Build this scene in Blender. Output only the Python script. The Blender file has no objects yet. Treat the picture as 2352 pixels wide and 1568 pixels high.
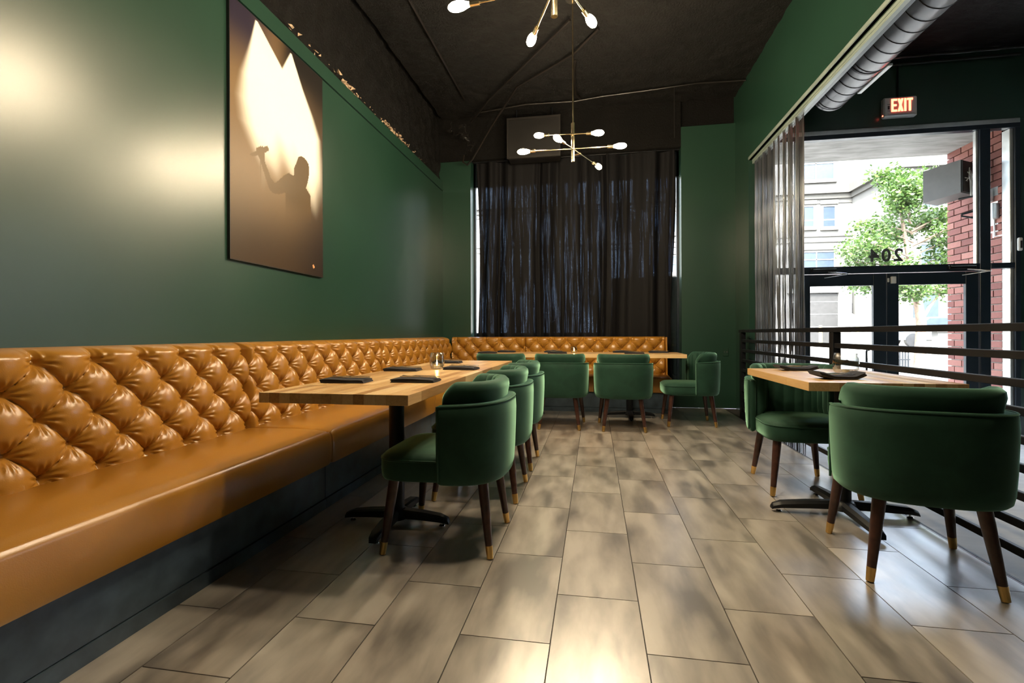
import bpy, bmesh, math, random
from mathutils import Vector, Matrix, noise
random.seed(7)
PI = math.pi
scene = bpy.context.scene
COL = scene.collection

# ------------------------------------------------------------------ camera
H = 1.01
cam_d = bpy.data.cameras.new('camera'); cam = bpy.data.objects.new('camera', cam_d); COL.objects.link(cam)
cam_d.sensor_width = 36.0; cam_d.sensor_fit = 'HORIZONTAL'
cam_d.lens = 1106.0 / 2352.0 * 36.0
cam_d.shift_y = -(784.0 - 765.7) / 2352.0
cam_d.clip_start = 0.05; cam_d.clip_end = 300
cam.matrix_world = (Matrix.Translation((0, 0, H)) @ Matrix.Rotation(0.1703, 4, 'Z')
                    @ Matrix.Rotation(PI / 2, 4, 'X') @ Matrix.Rotation(-0.0035, 4, 'Z'))
scene.camera = cam

# ------------------------------------------------------------------ light and exposure
world = bpy.data.worlds.new('sky'); scene.world = world; world.use_nodes = True
wn = world.node_tree.nodes; wl = world.node_tree.links; wn.clear()
sky = wn.new('ShaderNodeTexSky'); sky.sky_type = 'NISHITA'; sky.sun_disc = False
sky.sun_elevation = math.radians(52); sky.sun_rotation = math.radians(200); sky.air_density = 0.7; sky.dust_density = 4.0
bg = wn.new('ShaderNodeBackground'); bg.inputs['Strength'].default_value = 1.7
wo = wn.new('ShaderNodeOutputWorld'); hs = wn.new('ShaderNodeHueSaturation'); hs.inputs['Saturation'].default_value = 0.5
wl.new(sky.outputs[0], hs.inputs['Color']); wl.new(hs.outputs[0], bg.inputs[0]); wl.new(bg.outputs[0], wo.inputs[0])
sun_d = bpy.data.lights.new('sun', 'SUN'); sun_d.energy = 8.0; sun_d.angle = math.radians(0.6); sun_d.color = (1, 0.95, 0.88)
sun = bpy.data.objects.new('sun', sun_d); COL.objects.link(sun)
sun.rotation_euler = Vector((0.42, 0.62, -0.95)).to_track_quat('-Z', 'Y').to_euler()
sun['label'] = 'sunlight over the street'; sun['category'] = 'light'
vs = scene.view_settings
vs.view_transform = 'Standard'; vs.look = 'None'; vs.exposure = 1.9; vs.gamma = 1.0; vs.use_curve_mapping = False
BULB = 230.0

# ------------------------------------------------------------------ mesh helpers
class MB:
    def __init__(s): s.v = []; s.f = []
    def quad_box(s, x0, x1, y0, y1, z0, z1):
        n = len(s.v)
        s.v += [(x0,y0,z0),(x1,y0,z0),(x1,y1,z0),(x0,y1,z0),(x0,y0,z1),(x1,y0,z1),(x1,y1,z1),(x0,y1,z1)]
        s.f += [tuple(n+i for i in q) for q in ((0,3,2,1),(4,5,6,7),(0,1,5,4),(1,2,6,5),(2,3,7,6),(3,0,4,7))]
        return s
    def bbox(s, x0, x1, y0, y1, z0, z1, b=0.004):
        """box with chamfered edges"""
        bm = bmesh.new(); bmesh.ops.create_cube(bm, size=1)
        for v in bm.verts:
            v.co = Vector(((x0+x1)/2 + v.co.x*(x1-x0), (y0+y1)/2 + v.co.y*(y1-y0), (z0+z1)/2 + v.co.z*(z1-z0)))
        bmesh.ops.bevel(bm, geom=list(bm.edges), offset=b, segments=1, affect='EDGES')
        return s.add_bm(bm)
    def add_bm(s, bm, mat=None):
        n = len(s.v); bm.verts.ensure_lookup_table()
        for v in bm.verts: s.v.append(tuple(mat @ v.co if mat else v.co))
        for f in bm.faces: s.f.append(tuple(n + v.index for v in f.verts))
        bm.free(); return s
    def tube(s, p0, p1, r0, r1=None, n=10, caps=True):
        r1 = r0 if r1 is None else r1
        return s.pipe([p0, p1], [r0, r1], n, caps)
    def pipe(s, pts, r, n=8, caps=True, closed=False):
        pts = [Vector(p) for p in pts]
        rs = r if isinstance(r, (list, tuple)) else [r]*len(pts)
        base = len(s.v); up = None
        for i, p in enumerate(pts):
            if closed: t = pts[(i+1) % len(pts)] - pts[i-1]
            else: t = pts[min(i+1, len(pts)-1)] - pts[max(i-1, 0)]
            t.normalize()
            if up is None:
                a = Vector((0,0,1)) if abs(t.z) < 0.9 else Vector((1,0,0))
                up = (a - t*a.dot(t)).normalized()
            else:
                up = (up - t*up.dot(t)).normalized()
            w = t.cross(up)
            for k in range(n):
                a = 2*PI*k/n
                s.v.append(tuple(p + (up*math.cos(a) + w*math.sin(a))*rs[i]))
        m = len(pts)
        for i in range(m if closed else m-1):
            j = (i+1) % m
            for k in range(n):
                s.f.append((base+i*n+k, base+i*n+(k+1) % n, base+j*n+(k+1) % n, base+j*n+k))
        if caps and not closed:
            s.f.append(tuple(base+k for k in range(n))[::-1]); s.f.append(tuple(base+(m-1)*n+k for k in range(n)))
        return s
    def rings(s, rings, cap0=True, cap1=True):
        base = len(s.v); n = len(rings[0])
        for r in rings: s.v += [tuple(p) for p in r]
        for i in range(len(rings)-1):
            for k in range(n):
                s.f.append((base+i*n+k, base+i*n+(k+1) % n, base+(i+1)*n+(k+1) % n, base+(i+1)*n+k))
        if cap0: s.f.append(tuple(base+k for k in range(n))[::-1])
        if cap1: s.f.append(tuple(base+(len(rings)-1)*n+k for k in range(n)))
        return s
    def lathe(s, prof, n=24, c=(0,0,0)):
        return s.rings([[(c[0]+r*math.cos(2*PI*k/n), c[1]+r*math.sin(2*PI*k/n), c[2]+z) for k in range(n)] for r, z in prof])
    def grid(s, fn, nu, nv):
        base = len(s.v)
        for i in range(nu+1):
            for j in range(nv+1): s.v.append(tuple(fn(i/nu, j/nv)))
        for i in range(nu):
            for j in range(nv):
                a = base+i*(nv+1)+j; s.f.append((a, a+nv+1, a+nv+2, a+1))
        return s
    def prism(s, poly, axis, a0, a1):
        """extrude polygon [(u,v)] along axis: 'x' -> (a,u,v), 'y' -> (u,a,v), 'z' -> (u,v,a)"""
        def P(u, v, a): return {'x': (a,u,v), 'y': (u,a,v), 'z': (u,v,a)}[axis]
        n = len(s.v); m = len(poly)
        s.v += [P(u,v,a0) for u,v in poly] + [P(u,v,a1) for u,v in poly]
        s.f.append(tuple(range(n, n+m))); s.f.append(tuple(range(n+2*m-1, n+m-1, -1)))
        for k in range(m): s.f.append((n+k, n+m+k, n+m+(k+1) % m, n+(k+1) % m))
        return s
    def mesh(s, name, mat, smooth=False, angle=40):
        me = bpy.data.meshes.new(name); me.from_pydata(s.v, [], s.f)
        bm = bmesh.new(); bm.from_mesh(me); bmesh.ops.recalc_face_normals(bm, faces=bm.faces); bm.to_mesh(me); bm.free()
        if mat: me.materials.append(mat)
        if smooth:
            me.polygons.foreach_set('use_smooth', [True]*len(me.polygons))
            if smooth != 'all':
                try: me.set_sharp_from_angle(angle=math.radians(angle))
                except Exception: pass
        return me
    def build(s, name, mat, parent=None, smooth=False, loc=None, rot=None, angle=40):
        return link(name, s.mesh(name, mat, smooth, angle), parent, loc, rot)

def link(name, me, parent=None, loc=None, rot=None):
    o = bpy.data.objects.new(name, me); COL.objects.link(o)
    if parent: o.parent = parent
    if loc: o.location = loc
    if rot: o.rotation_euler = rot
    return o
def tag(o, label, cat, group=None, kind=None):
    o['label'] = label; o['category'] = cat
    if group: o['group'] = group
    if kind: o['kind'] = kind
    return o
def thing(name, label, cat, loc=(0,0,0), rz=0, group=None, kind=None):
    o = bpy.data.objects.new(name, None); COL.objects.link(o)
    o.empty_display_size = 0.1; o.location = loc; o.rotation_euler = (0,0,rz)
    return tag(o, label, cat, group, kind)
def struct(name, mb, mat, label, cat, smooth=False):
    return tag(mb.build(name, mat, None, smooth), label, cat, None, 'structure')
def children(o): return [c for c in COL.objects if c.parent == o]
def copy_tree(o, parent=None, kids=None):
    c = o.copy(); COL.objects.link(c); c.parent = parent
    for ch in (KIDS.get(o.name) or []): copy_tree(ch, c)
    return c
KIDS = {}
def index_kids(root):
    for o in COL.objects:
        if o.parent: KIDS.setdefault(o.parent.name, [])
    for o in COL.objects:
        if o.parent and o not in KIDS[o.parent.name]: KIDS[o.parent.name].append(o)

# ------------------------------------------------------------------ materials
class N:
    """tiny node-graph helper around one Principled material"""
    def __init__(s, name):
        s.m = bpy.data.materials.new(name); s.m.use_nodes = True
        s.t = s.m.node_tree; s.p = s.t.nodes['Principled BSDF']; s.out = s.t.nodes['Material Output']
    def n(s, kind, **kw):
        nd = s.t.nodes.new(kind)
        for k, v in kw.items():
            if k in nd.inputs.keys(): nd.inputs[k].default_value = v
            else: setattr(nd, k, v)
        return nd
    def l(s, a, b): s.t.links.new(a, b)
    def set(s, **kw):
        for k, v in kw.items(): s.p.inputs[k.replace('_', ' ')].default_value = v
        return s
    def coords(s, kind='Object', scale=(1,1,1), rand=False):
        tc = s.n('ShaderNodeTexCoord'); mp = s.n('ShaderNodeMapping'); mp.inputs['Scale'].default_value = scale
        s.l(tc.outputs[kind], mp.inputs['Vector'])
        if rand:
            oi = s.n('ShaderNodeObjectInfo'); cx = s.n('ShaderNodeCombineXYZ')
            m1 = s.n('ShaderNodeMath', operation='MULTIPLY'); m1.inputs[1].default_value = 37.0
            m2 = s.n('ShaderNodeMath', operation='MULTIPLY'); m2.inputs[1].default_value = 91.0
            s.l(oi.outputs['Random'], m1.inputs[0]); s.l(oi.outputs['Random'], m2.inputs[0])
            s.l(m1.outputs[0], cx.inputs[0]); s.l(m2.outputs[0], cx.inputs[1]); s.l(m1.outputs[0], cx.inputs[2])
            s.l(cx.outputs[0], mp.inputs['Location'])
        return mp.outputs[0]
    def noise(s, vec, scale, detail=4, rough=0.55, dist=0.0):
        nd = s.n('ShaderNodeTexNoise'); nd.inputs['Scale'].default_value = scale; nd.inputs['Detail'].default_value = detail
        nd.inputs['Roughness'].default_value = rough; nd.inputs['Distortion'].default_value = dist
        s.l(vec, nd.inputs['Vector']); return nd.outputs['Fac']
    def ramp(s, fac, stops):
        r = s.n('ShaderNodeValToRGB'); e = r.color_ramp.elements
        while len(e) < len(stops): e.new(0.5)
        for i, (p, c) in enumerate(stops): e[i].position = p; e[i].color = (*c, 1) if len(c) == 3 else c
        s.l(fac, r.inputs[0]); return r.outputs[0]
    def rng(s, fac, a, b, c, d):
        r = s.n('ShaderNodeMapRange'); r.inputs[1].default_value = a; r.inputs[2].default_value = b
        r.inputs[3].default_value = c; r.inputs[4].default_value = d; s.l(fac, r.inputs[0]); return r.outputs[0]
    def bump(s, h, strength=0.2, dist=0.01):
        b = s.n('ShaderNodeBump'); b.inputs['Strength'].default_value = strength; b.inputs['Distance'].default_value = dist
        s.l(h, b.inputs['Height']); s.l(b.outputs[0], s.p.inputs['Normal'])
        return s
    def col(s, c): s.l(c, s.p.inputs['Base Color']); return s
    def rough(s, r): s.l(r, s.p.inputs['Roughness']); return s

def flat(name, c, rough=0.5, metal=0.0, var=0.12, scale=6.0, spec=0.5, bump=0.0, bscale=80):
    """plain material with a slight procedural unevenness of colour and gloss"""
    g = N(name); v = g.coords('Object')
    f = g.noise(v, scale, 3)
    g.col(g.ramp(f, [(0.3, tuple(x*(1-var) for x in c)), (0.7, tuple(min(1, x*(1+var)) for x in c))]))
    r0, r1 = max(0.02, rough-0.05), min(1, rough+0.05)
    if rough >= 0.24: r0 = max(r0, 0.285); r1 = max(r1, 0.30)
    else: r1 = min(r1, 0.265)
    g.rough(g.rng(f, 0.3, 0.7, r0, r1))
    g.set(Metallic=metal, Specular_IOR_Level=spec)
    if bump: g.bump(g.noise(v, bscale, 3), bump, 0.004)
    return g.m
def emit(name, c, k):
    g = N(name); g.set(Base_Color=(*c, 1), Emission_Color=(*c, 1), Emission_Strength=k); return g.m

def m_paint():
    g = N('green wall paint'); v = g.coords('Object')
    f = g.noise(v, 1.3, 4); f2 = g.noise(v, 0.9, 2)
    g.col(g.ramp(f, [(0.25, (0.0115, 0.039, 0.025)), (0.75, (0.0155, 0.050, 0.032))]))
    g.rough(g.rng(f2, 0.3, 0.7, 0.30, 0.36)); g.set(Specular_IOR_Level=0.8)
    return g.bump(g.noise(v, 90, 2), 0.05, 0.001).m
def m_spray():
    g = N('black sprayed ceiling'); v = g.coords('Object')
    f = g.noise(v, 42, 6, 0.7); f2 = g.noise(v, 2.0, 3)
    g.col(g.ramp(f2, [(0.3, (0.0022, 0.0019, 0.0017)), (0.7, (0.0055, 0.0045, 0.0038))]))
    g.set(Roughness=0.55, Specular_IOR_Level=0.3)
    return g.bump(f, 0.95, 0.03).m
def m_tile():
    g = N('grey brown stone tile'); v = g.coords('Object', (3.2, 0.8, 1), rand=True)
    f = g.noise(v, 1.6, 3, 0.5, 0.3); f2 = g.noise(g.coords('Object', (5, 1.4, 1), rand=True), 2.4, 4, 0.5, 0.2)
    mx = g.n('ShaderNodeMath', operation='ADD'); g.l(f, mx.inputs[0]); g.l(f2, mx.inputs[1])
    hm = g.rng(mx.outputs[0], 0.5, 1.5, 0, 1)
    g.col(g.ramp(hm, [(0.28, (0.140, 0.124, 0.110)), (0.5, (0.300, 0.268, 0.234)), (0.72, (0.440, 0.400, 0.352))]))
    g.rough(g.rng(f2, 0.3, 0.7, 0.285, 0.32)); g.set(Specular_IOR_Level=0.8, Coat_Weight=1.0, Coat_Roughness=0.285, Coat_IOR=1.95)
    return g.bump(f2, 0.02, 0.002).m
def m_leather():
    g = N('cognac leather'); v = g.coords('Object')
    vo = g.n('ShaderNodeTexVoronoi'); vo.inputs['Scale'].default_value = 260; g.l(v, vo.inputs['Vector'])
    f = g.noise(v, 3, 4)
    g.col(g.ramp(f, [(0.3, (0.330, 0.142, 0.014)), (0.7, (0.400, 0.180, 0.021))]))
    g.rough(g.rng(f, 0.3, 0.7, 0.29, 0.36)); g.set(Specular_IOR_Level=0.75)
    return g.bump(vo.outputs['Distance'], 0.10, 0.0015).m
def m_wood(name, stops, rough=0.4, grain=(1.2, 14, 14)):
    g = N(name); v = g.coords('Object', grain, rand=True)
    f = g.noise(v, 5, 6, 0.6, 0.8)
    oi = g.n('ShaderNodeObjectInfo')
    a = g.rng(f, 0.25, 0.75, -0.22, 0.22); b = g.rng(oi.outputs['Random'], 0, 1, 0.1, 0.9)
    ad = g.n('ShaderNodeMath', operation='ADD'); g.l(a, ad.inputs[0]); g.l(b, ad.inputs[1])
    g.col(g.ramp(ad.outputs[0], stops)); g.rough(g.rng(f, 0.3, 0.7, rough-0.05, rough+0.04)); g.set(Specular_IOR_Level=0.75, Coat_Weight=0.45, Coat_Roughness=0.285, Coat_IOR=1.6)
    return g.bump(f, 0.05, 0.001).m
def m_velvet():
    g = N('green velvet'); v = g.coords('Object')
    f = g.noise(v, 7, 4, 0.6, 0.5)
    g.col(g.ramp(f, [(0.3, (0.008, 0.034, 0.021)), (0.7, (0.013, 0.052, 0.033))]))
    g.set(Roughness=0.75, Specular_IOR_Level=0.25, Sheen_Weight=1.0, Sheen_Roughness=0.36, Sheen_Tint=(0.40, 0.78, 0.56, 1))
    return g.bump(g.noise(v, 260, 2), 0.12, 0.001).m
def m_pane(name, tint=(0.94, 0.97, 0.96), k0=0.04, k1=0.75, pw_=5.0):
    g = N(name); t = g.t; t.nodes.remove(g.p)
    tr = g.n('ShaderNodeBsdfTransparent'); tr.inputs[0].default_value = (*tint, 1)
    gl = g.n('ShaderNodeBsdfGlossy'); gl.inputs['Roughness'].default_value = 0.0
    lw = g.n('ShaderNodeLayerWeight'); lw.inputs['Blend'].default_value = 0.5
    pw = g.n('ShaderNodeMath', operation='POWER'); pw.inputs[1].default_value = pw_; g.l(lw.outputs['Facing'], pw.inputs[0])
    k = g.rng(pw.outputs[0], 0, 1, k0, k1)
    mx = g.n('ShaderNodeMixShader'); g.l(k, mx.inputs[0]); g.l(tr.outputs[0], mx.inputs[1]); g.l(gl.outputs[0], mx.inputs[2])
    g.l(mx.outputs[0], g.out.inputs[0]); return g.m
def m_curtain():
    g = N('black drape cloth'); t = g.t
    v = g.coords('Object', (9, 9, 0.35)); f = g.noise(v, 3.0, 5, 0.7); s2 = g.noise(g.coords('Object'), 190, 2)
    g.col(g.ramp(f, [(0.3, (0.0022, 0.0022, 0.0030)), (0.7, (0.0050, 0.0046, 0.0056))])); g.set(Roughness=0.7, Specular_IOR_Level=0.2)
    tl = g.n('ShaderNodeBsdfTransparent'); tl.inputs[0].default_value = (0.42, 0.62, 1.0, 1)
    k1 = g.rng(f, 0.52, 0.66, 0.0, 1.0); k2 = g.rng(s2, 0.42, 0.66, 0.0, 0.16)
    mu = g.n('ShaderNodeMath', operation='MULTIPLY'); g.l(k1, mu.inputs[0]); g.l(k2, mu.inputs[1])
    mx = g.n('ShaderNodeMixShader'); g.l(mu.outputs[0], mx.inputs[0]); g.l(g.p.outputs[0], mx.inputs[1]); g.l(tl.outputs[0], mx.inputs[2])
    g.l(mx.outputs[0], g.out.inputs[0]); return g.m
def m_leaf():
    g = N('tree leaf'); t = g.t
    geo = g.n('ShaderNodeNewGeometry'); c = g.ramp(geo.outputs['Random Per Island'], [(0.0, (0.013, 0.034, 0.004)), (0.6, (0.036, 0.075, 0.010)), (1.0, (0.09, 0.13, 0.036))])
    g.col(c); g.set(Roughness=0.45)
    tl = g.n('ShaderNodeBsdfTranslucent'); g.l(c, tl.inputs[0])
    mx = g.n('ShaderNodeMixShader'); mx.inputs[0].default_value = 0.4
    g.l(g.p.outputs[0], mx.inputs[1]); g.l(tl.outputs[0], mx.inputs[2]); g.l(mx.outputs[0], g.out.inputs[0]); return g.m
def m_brick():
    g = N('red brick'); oi = g.n('ShaderNodeObjectInfo'); v = g.coords('Object', rand=True)
    f = g.noise(v, 30, 4); a = g.rng(f, 0.3, 0.7, -0.12, 0.12)
    ad = g.n('ShaderNodeMath', operation='ADD'); g.l(oi.outputs['Random'], ad.inputs[0]); g.l(a, ad.inputs[1])
    g.col(g.ramp(ad.outputs[0], [(0.0, (0.11, 0.030, 0.022)), (0.5, (0.17, 0.056, 0.042)), (1.0, (0.23, 0.095, 0.072))]))
    g.set(Roughness=0.85); return g.bump(f, 0.3, 0.004).m
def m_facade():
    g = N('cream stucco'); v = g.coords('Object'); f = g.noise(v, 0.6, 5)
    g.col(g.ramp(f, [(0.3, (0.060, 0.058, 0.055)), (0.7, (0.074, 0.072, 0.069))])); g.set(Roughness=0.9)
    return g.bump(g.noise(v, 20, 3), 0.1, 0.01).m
def m_concrete(name, a, b, sc=1.5):
    g = N(name); v = g.coords('Object', (1, 4, 1)); f = g.noise(v, sc, 6, 0.6, 0.3)
    g.col(g.ramp(f, [(0.3, a), (0.7, b)])); g.set(Roughness=0.85); return g.bump(f, 0.15, 0.01).m

PAINT = m_paint(); SPRAY = m_spray(); TILE = m_tile(); LEATHER = m_leather(); VELVET = m_velvet()
GROUT = flat('dark grout', (0.035, 0.032, 0.030), 0.8)
BASEP = flat('blue black base panel', (0.045, 0.068, 0.092), 0.34, var=0.4, scale=9)
WOOD = m_wood('butcher block wood', [(0.0, (0.36, 0.17, 0.055)), (0.35, (0.56, 0.32, 0.12)), (0.7, (0.70, 0.45, 0.20)), (1.0, (0.78, 0.56, 0.30))], 0.34)
WALNUT = flat('dark stained leg wood', (0.050, 0.020, 0.014), 0.28, var=0.35, scale=30)
BRASS = flat('brass ferrule', (0.72, 0.46, 0.16), 0.28, 1.0)
LAMPM = flat('aged brass lamp metal', (0.82, 0.68, 0.45), 0.22, 1.0)
IRON = flat('black iron', (0.005, 0.006, 0.008), 0.42, 0.0, spec=0.3)
FRAME = flat('dark navy door frame', (0.008, 0.016, 0.026), 0.34, 0.0)
PANE = m_pane('clear window glass'); 
NAPKIN = flat('black napkin cloth', (0.016, 0.016, 0.021), 0.85, var=0.25, scale=30, bump=0.2, bscale=500)
STEEL = flat('polished steel', (0.75, 0.75, 0.76), 0.18, 1.0)
ALU = flat('brushed aluminium', (0.62, 0.64, 0.63), 0.35, 0.85)
DUCT = flat('grey painted duct', (0.125, 0.125, 0.13), 0.34, 0.35)
WHITEP = flat('pale plastic', (0.62, 0.63, 0.60), 0.45)
BLACKP = flat('black plastic', (0.010, 0.010, 0.011), 0.45)
TRACK_GLARE = flat('green metal with painted door light', (0.27, 0.33, 0.30), 0.30, 0.2)  # paleness is reflected door light put into the green paint colour
CURTAIN = m_curtain()
CHAIN = flat('dark steel chain', (0.17, 0.18, 0.19), 0.32, 0.9)
BRICK = m_brick(); MORTAR = m_concrete('pale mortar', (0.50, 0.44, 0.40), (0.58, 0.52, 0.48), 20)
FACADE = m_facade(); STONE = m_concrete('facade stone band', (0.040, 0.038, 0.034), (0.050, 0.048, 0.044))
SOFFIT = m_concrete('board marked concrete', (0.16, 0.154, 0.142), (0.34, 0.33, 0.315), 2.2)
WALK = m_concrete('pale pavement', (0.20, 0.19, 0.175), (0.26, 0.25, 0.235))
ROAD = m_concrete('sunlit road', (0.085, 0.085, 0.085), (0.11, 0.11, 0.11))
VESTF = m_concrete('pale vestibule tile', (0.42, 0.41, 0.39), (0.54, 0.53, 0.51))
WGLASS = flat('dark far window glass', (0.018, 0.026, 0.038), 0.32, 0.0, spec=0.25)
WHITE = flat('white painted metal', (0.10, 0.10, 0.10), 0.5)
GREYD = flat('grey garage panel', (0.022, 0.0215, 0.022), 0.6, spec=0.2)
BARK = flat('pale bark', (0.12, 0.085, 0.06), 0.9, var=0.35, scale=14)
LEAF = m_leaf()
YELLOW = flat('faded yellow paint', (0.17, 0.14, 0.055), 0.6)
RUST = flat('exposed tan insulation', (0.42, 0.30, 0.20), 0.9, var=0.5, scale=40)
BULBM = emit('lit filament bulb', (1.0, 0.81, 0.54), BULB)
FLAME = emit('candle flame', (1.0, 0.55, 0.18), 60.0)
REDL = emit('red exit light', (1.0, 0.10, 0.05), 3.0)
WAX = flat('white wax', (0.8, 0.76, 0.68), 0.5)
def m_tumbler():
    g = N('tumbler glass'); g.set(Base_Color=(1, 1, 1, 1), Roughness=0.0, Transmission_Weight=1.0, IOR=1.45); return g.m
TUMBLER = m_pane('thin tumbler glass', (0.88, 0.90, 0.90), 0.08, 0.9, 1.8)

# ------------------------------------------------------------------ room dimensions
XW, YB, ZC = -2.20, 6.82, 4.15       # left wall, back wall, ceiling
XE, XS = 1.70, 1.85                  # platform edge, right soffit wall
YD, ZV, ZVC, XR = 6.90, -0.32, 4.50, 5.15   # storefront plane, vestibule floor, vestibule ceiling, its right end
YN = -2.6                            # wall behind the viewpoint

XL = 8.60                            # far side of the lobby, beyond the brick pier
# floor: slab with real tiles
fl = struct('floor', MB().quad_box(XW, XE, YN, YB, -0.30, -0.006).quad_box(XE, XS+0.1, 6.20, YB, -0.30, -0.002), GROUT, 'tiled dining floor on a raised platform', 'floor')
TW, TL, TX0 = 0.3044, 0.6140, -0.451
full = {}
def tile(x0, x1, y0, y1, parent, mat, z0=-0.012, z1=0.0, g=0.0020, nm='tile'):
    x0 += g; x1 -= g; y0 += g; y1 -= g
    if x1-x0 < 0.01 or y1-y0 < 0.01: return
    key = (round(x1-x0, 3), round(y1-y0, 3), mat.name)
    if key not in full:
        w, l = (x1-x0)/2, (y1-y0)/2
        full[key] = MB().rings([[(-w,-l,z0),(w,-l,z0),(w,l,z0),(-w,l,z0)], [(-w,-l,z1),(w,-l,z1),(w,l,z1),(-w,l,z1)]], False, True).mesh(nm, mat)
    link(nm, full[key], parent, ((x0+x1)/2, (y0+y1)/2, 0))
for k in range(-4, 8):
    xa, xb = max(TX0+k*TW, -1.62), min(TX0+(k+1)*TW, XE)
    if xb <= xa: continue
    ph = 1.565 if k % 2 == 0 else 1.868
    n0 = int((ph+0.9)/TL)
    y = ph - n0*TL
    while y < YB:
        tile(xa, xb, max(y, -0.9), min(y+TL, YB), fl, TILE); y += TL
tag(MB().quad_box(XE-0.012, XE, -1.0, 6.8, -0.03, 0.0015).build('floor_edge_strip', IRON), 'thin dark metal edge strip along the raised floor under the railing', 'edge strip', kind='structure')

# walls
struct('wall_left', MB().quad_box(XW-0.15, XW, YN, YB, 0, 3.10), PAINT, 'glossy dark green painted left wall behind the long banquette', 'wall')
struct('trim_1', MB().quad_box(XW-0.15, XW+0.006, YN, YB, 3.112, 3.235), PAINT, 'green painted band running along the top of the left wall', 'trim')
def rough_sheet(fn, nu, nv, amp, nrm):
    def g(u, v):
        p = Vector(fn(u, v)); d = noise.fractal(p*7.0, 1.0, 2.0, 4) * amp
        return p + Vector(nrm)*d
    return MB().grid(g, nu, nv)
struct('wall_upper', rough_sheet(lambda u, v: (XW-0.05, 1.0+(YB-1.0)*u, 3.2+(ZC-3.2)*v), 150, 26, 0.03, (1,0,0)), SPRAY,
       'black rough sprayed upper strip of the left wall', 'wall', 'all')
struct('wall_upper_rear', MB().quad_box(XW-0.3, XW-0.10, YN, YB+0.3, 3.2, ZC+0.2).quad_box(XW-0.1, XW-0.05, YN, 1.0, 3.2, ZC), SPRAY, 'black sprayed wall strip over the nearest banquette', 'wall')
struct('ceiling', rough_sheet(lambda u, v: (XW+(XS-XW)*u, 0.5+(YB-0.5)*v, ZC), 120, 170, 0.02, (0,0,1)), SPRAY,
       'black rough sprayed ceiling over the dining platform', 'ceiling', 'all')
struct('ceiling_slab', MB().quad_box(XW-0.2, XS, YN-0.1, YB+0.3, ZC+0.06, ZC+0.2), SPRAY, 'black slab above the sprayed ceiling', 'ceiling')
WX0, WX1, WZ0, WZ1 = -1.78, 1.16, 0.25, 3.54
b = MB().quad_box(XW-0.15, WX0, YB, YB+0.28, 0, 3.30).quad_box(XW-0.15, WX0, YB+0.03, YB+0.28, 3.30, 3.60)
b.quad_box(WX1, XS+0.15, YB, YB+0.28, 0, 3.80).quad_box(WX0, WX1, YB, YB+0.28, 0, WZ0)
struct('wall_back', b, PAINT, 'dark green back wall with the wide curtained window', 'wall')
struct('wall_back_upper', MB().quad_box(XW-0.15, WX1, YB+0.01, YB+0.28, WZ1, ZC+0.1).quad_box(WX1, XS+0.15, YB+0.06, YB+0.28, 3.80, ZC+0.1), SPRAY,
       'black upper part of the back wall above the curtain', 'wall')
b = MB().quad_box(XS, XS+0.15, YN, YB+0.3, 3.10, ZVC+0.1).quad_box(XS, XS+0.15, 6.26, YB, ZV, 3.10)
struct('wall_right', b, PAINT, 'dark green hanging wall between the dining platform and the entrance', 'wall')
struct('wall_front', MB().quad_box(XW-0.15, XL+0.2, YN-0.15, YN, ZV, ZVC), PAINT, 'green wall behind the viewpoint', 'wall')
struct('wall_entrance_side', MB().quad_box(XL, XL+0.15, YN, YD+0.25, ZV, ZVC), PAINT, 'green side wall of the entrance lobby', 'wall')
struct('floor_lobby', MB().quad_box(XE, XL, YN, YD+0.1, ZV-0.1, ZV), VESTF, 'pale floor of the lower entrance lobby', 'floor')
struct('ceiling_lobby', rough_sheet(lambda u, v: (XS+0.15+(XL-XS-0.15)*u, 1.0+(YD-1.0)*v, ZVC), 60, 110, 0.02, (0,0,1)), SPRAY,
       'black rough ceiling over the entrance lobby', 'ceiling', 'all')
struct('ceiling_slab_lobby', MB().quad_box(XS, XL+0.2, YN-0.1, YD+0.3, ZVC+0.06, ZVC+0.2), SPRAY, 'black slab above the lobby ceiling', 'ceiling')
# lobby front wall above the storefront and left of the side light
b = MB().quad_box(XS+0.15, XL+0.1, YD, YD+0.25, 3.64, ZVC).quad_box(XR, 5.62, YD+0.06, YD+0.14, ZV, 3.64).quad_box(XS+0.15, 2.28, YD, YD+0.25, ZV, 3.64)
struct('wall_entrance', b, PAINT, 'dark green wall above the entrance doors with the exit sign', 'wall')
struct('trim_2', MB().bbox(XS+0.15, XR, YD-0.03, YD+0.02, 3.575, 3.635, 0.006), ALU, 'pale metal strip above the entrance glazing', 'trim')
w3 = thing('window_3', 'tall shop window on the far side of the brick pier', 'window', (0, YD, 0), kind='structure')
for x in (5.62, 7.10, XL): MB().bbox(x-0.04, x+0.04, -0.03, 0.06, ZV, 3.64, 0.004).build('frame_bar', FRAME, w3)
for z in (ZV+0.05, 1.82, 3.60): MB().bbox(5.66, XL-0.04, -0.03, 0.06, z-0.04, z+0.04, 0.004).build('frame_bar', FRAME, w3)
for a, c in ((5.66, 7.06), (7.14, XL-0.04)):
    for z0, z1 in ((ZV+0.09, 1.78), (1.86, 3.56)): MB().quad_box(a, c, 0.018, 0.026, z0, z1).build('pane', PANE, w3)
# channel at the foot of the hanging wall (carries the chain curtain)
struct('trim_3', MB().bbox(XS-0.012, XS+0.03, 0.2, 6.24, 3.100, 3.135, 0.004), TRACK_GLARE, 'green metal edge with painted door light along the foot of the hanging green wall', 'trim')
struct('trim_4', MB().bbox(XS+0.035, XS+0.075, 0.2, 6.24, 3.050, 3.075, 0.004).quad_box(XS+0.035, XS+0.075, 0.2, 6.24, 3.075, 3.10), TRACK_GLARE,
       'green metal curtain track with painted door light under the hanging green wall', 'trim')

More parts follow.
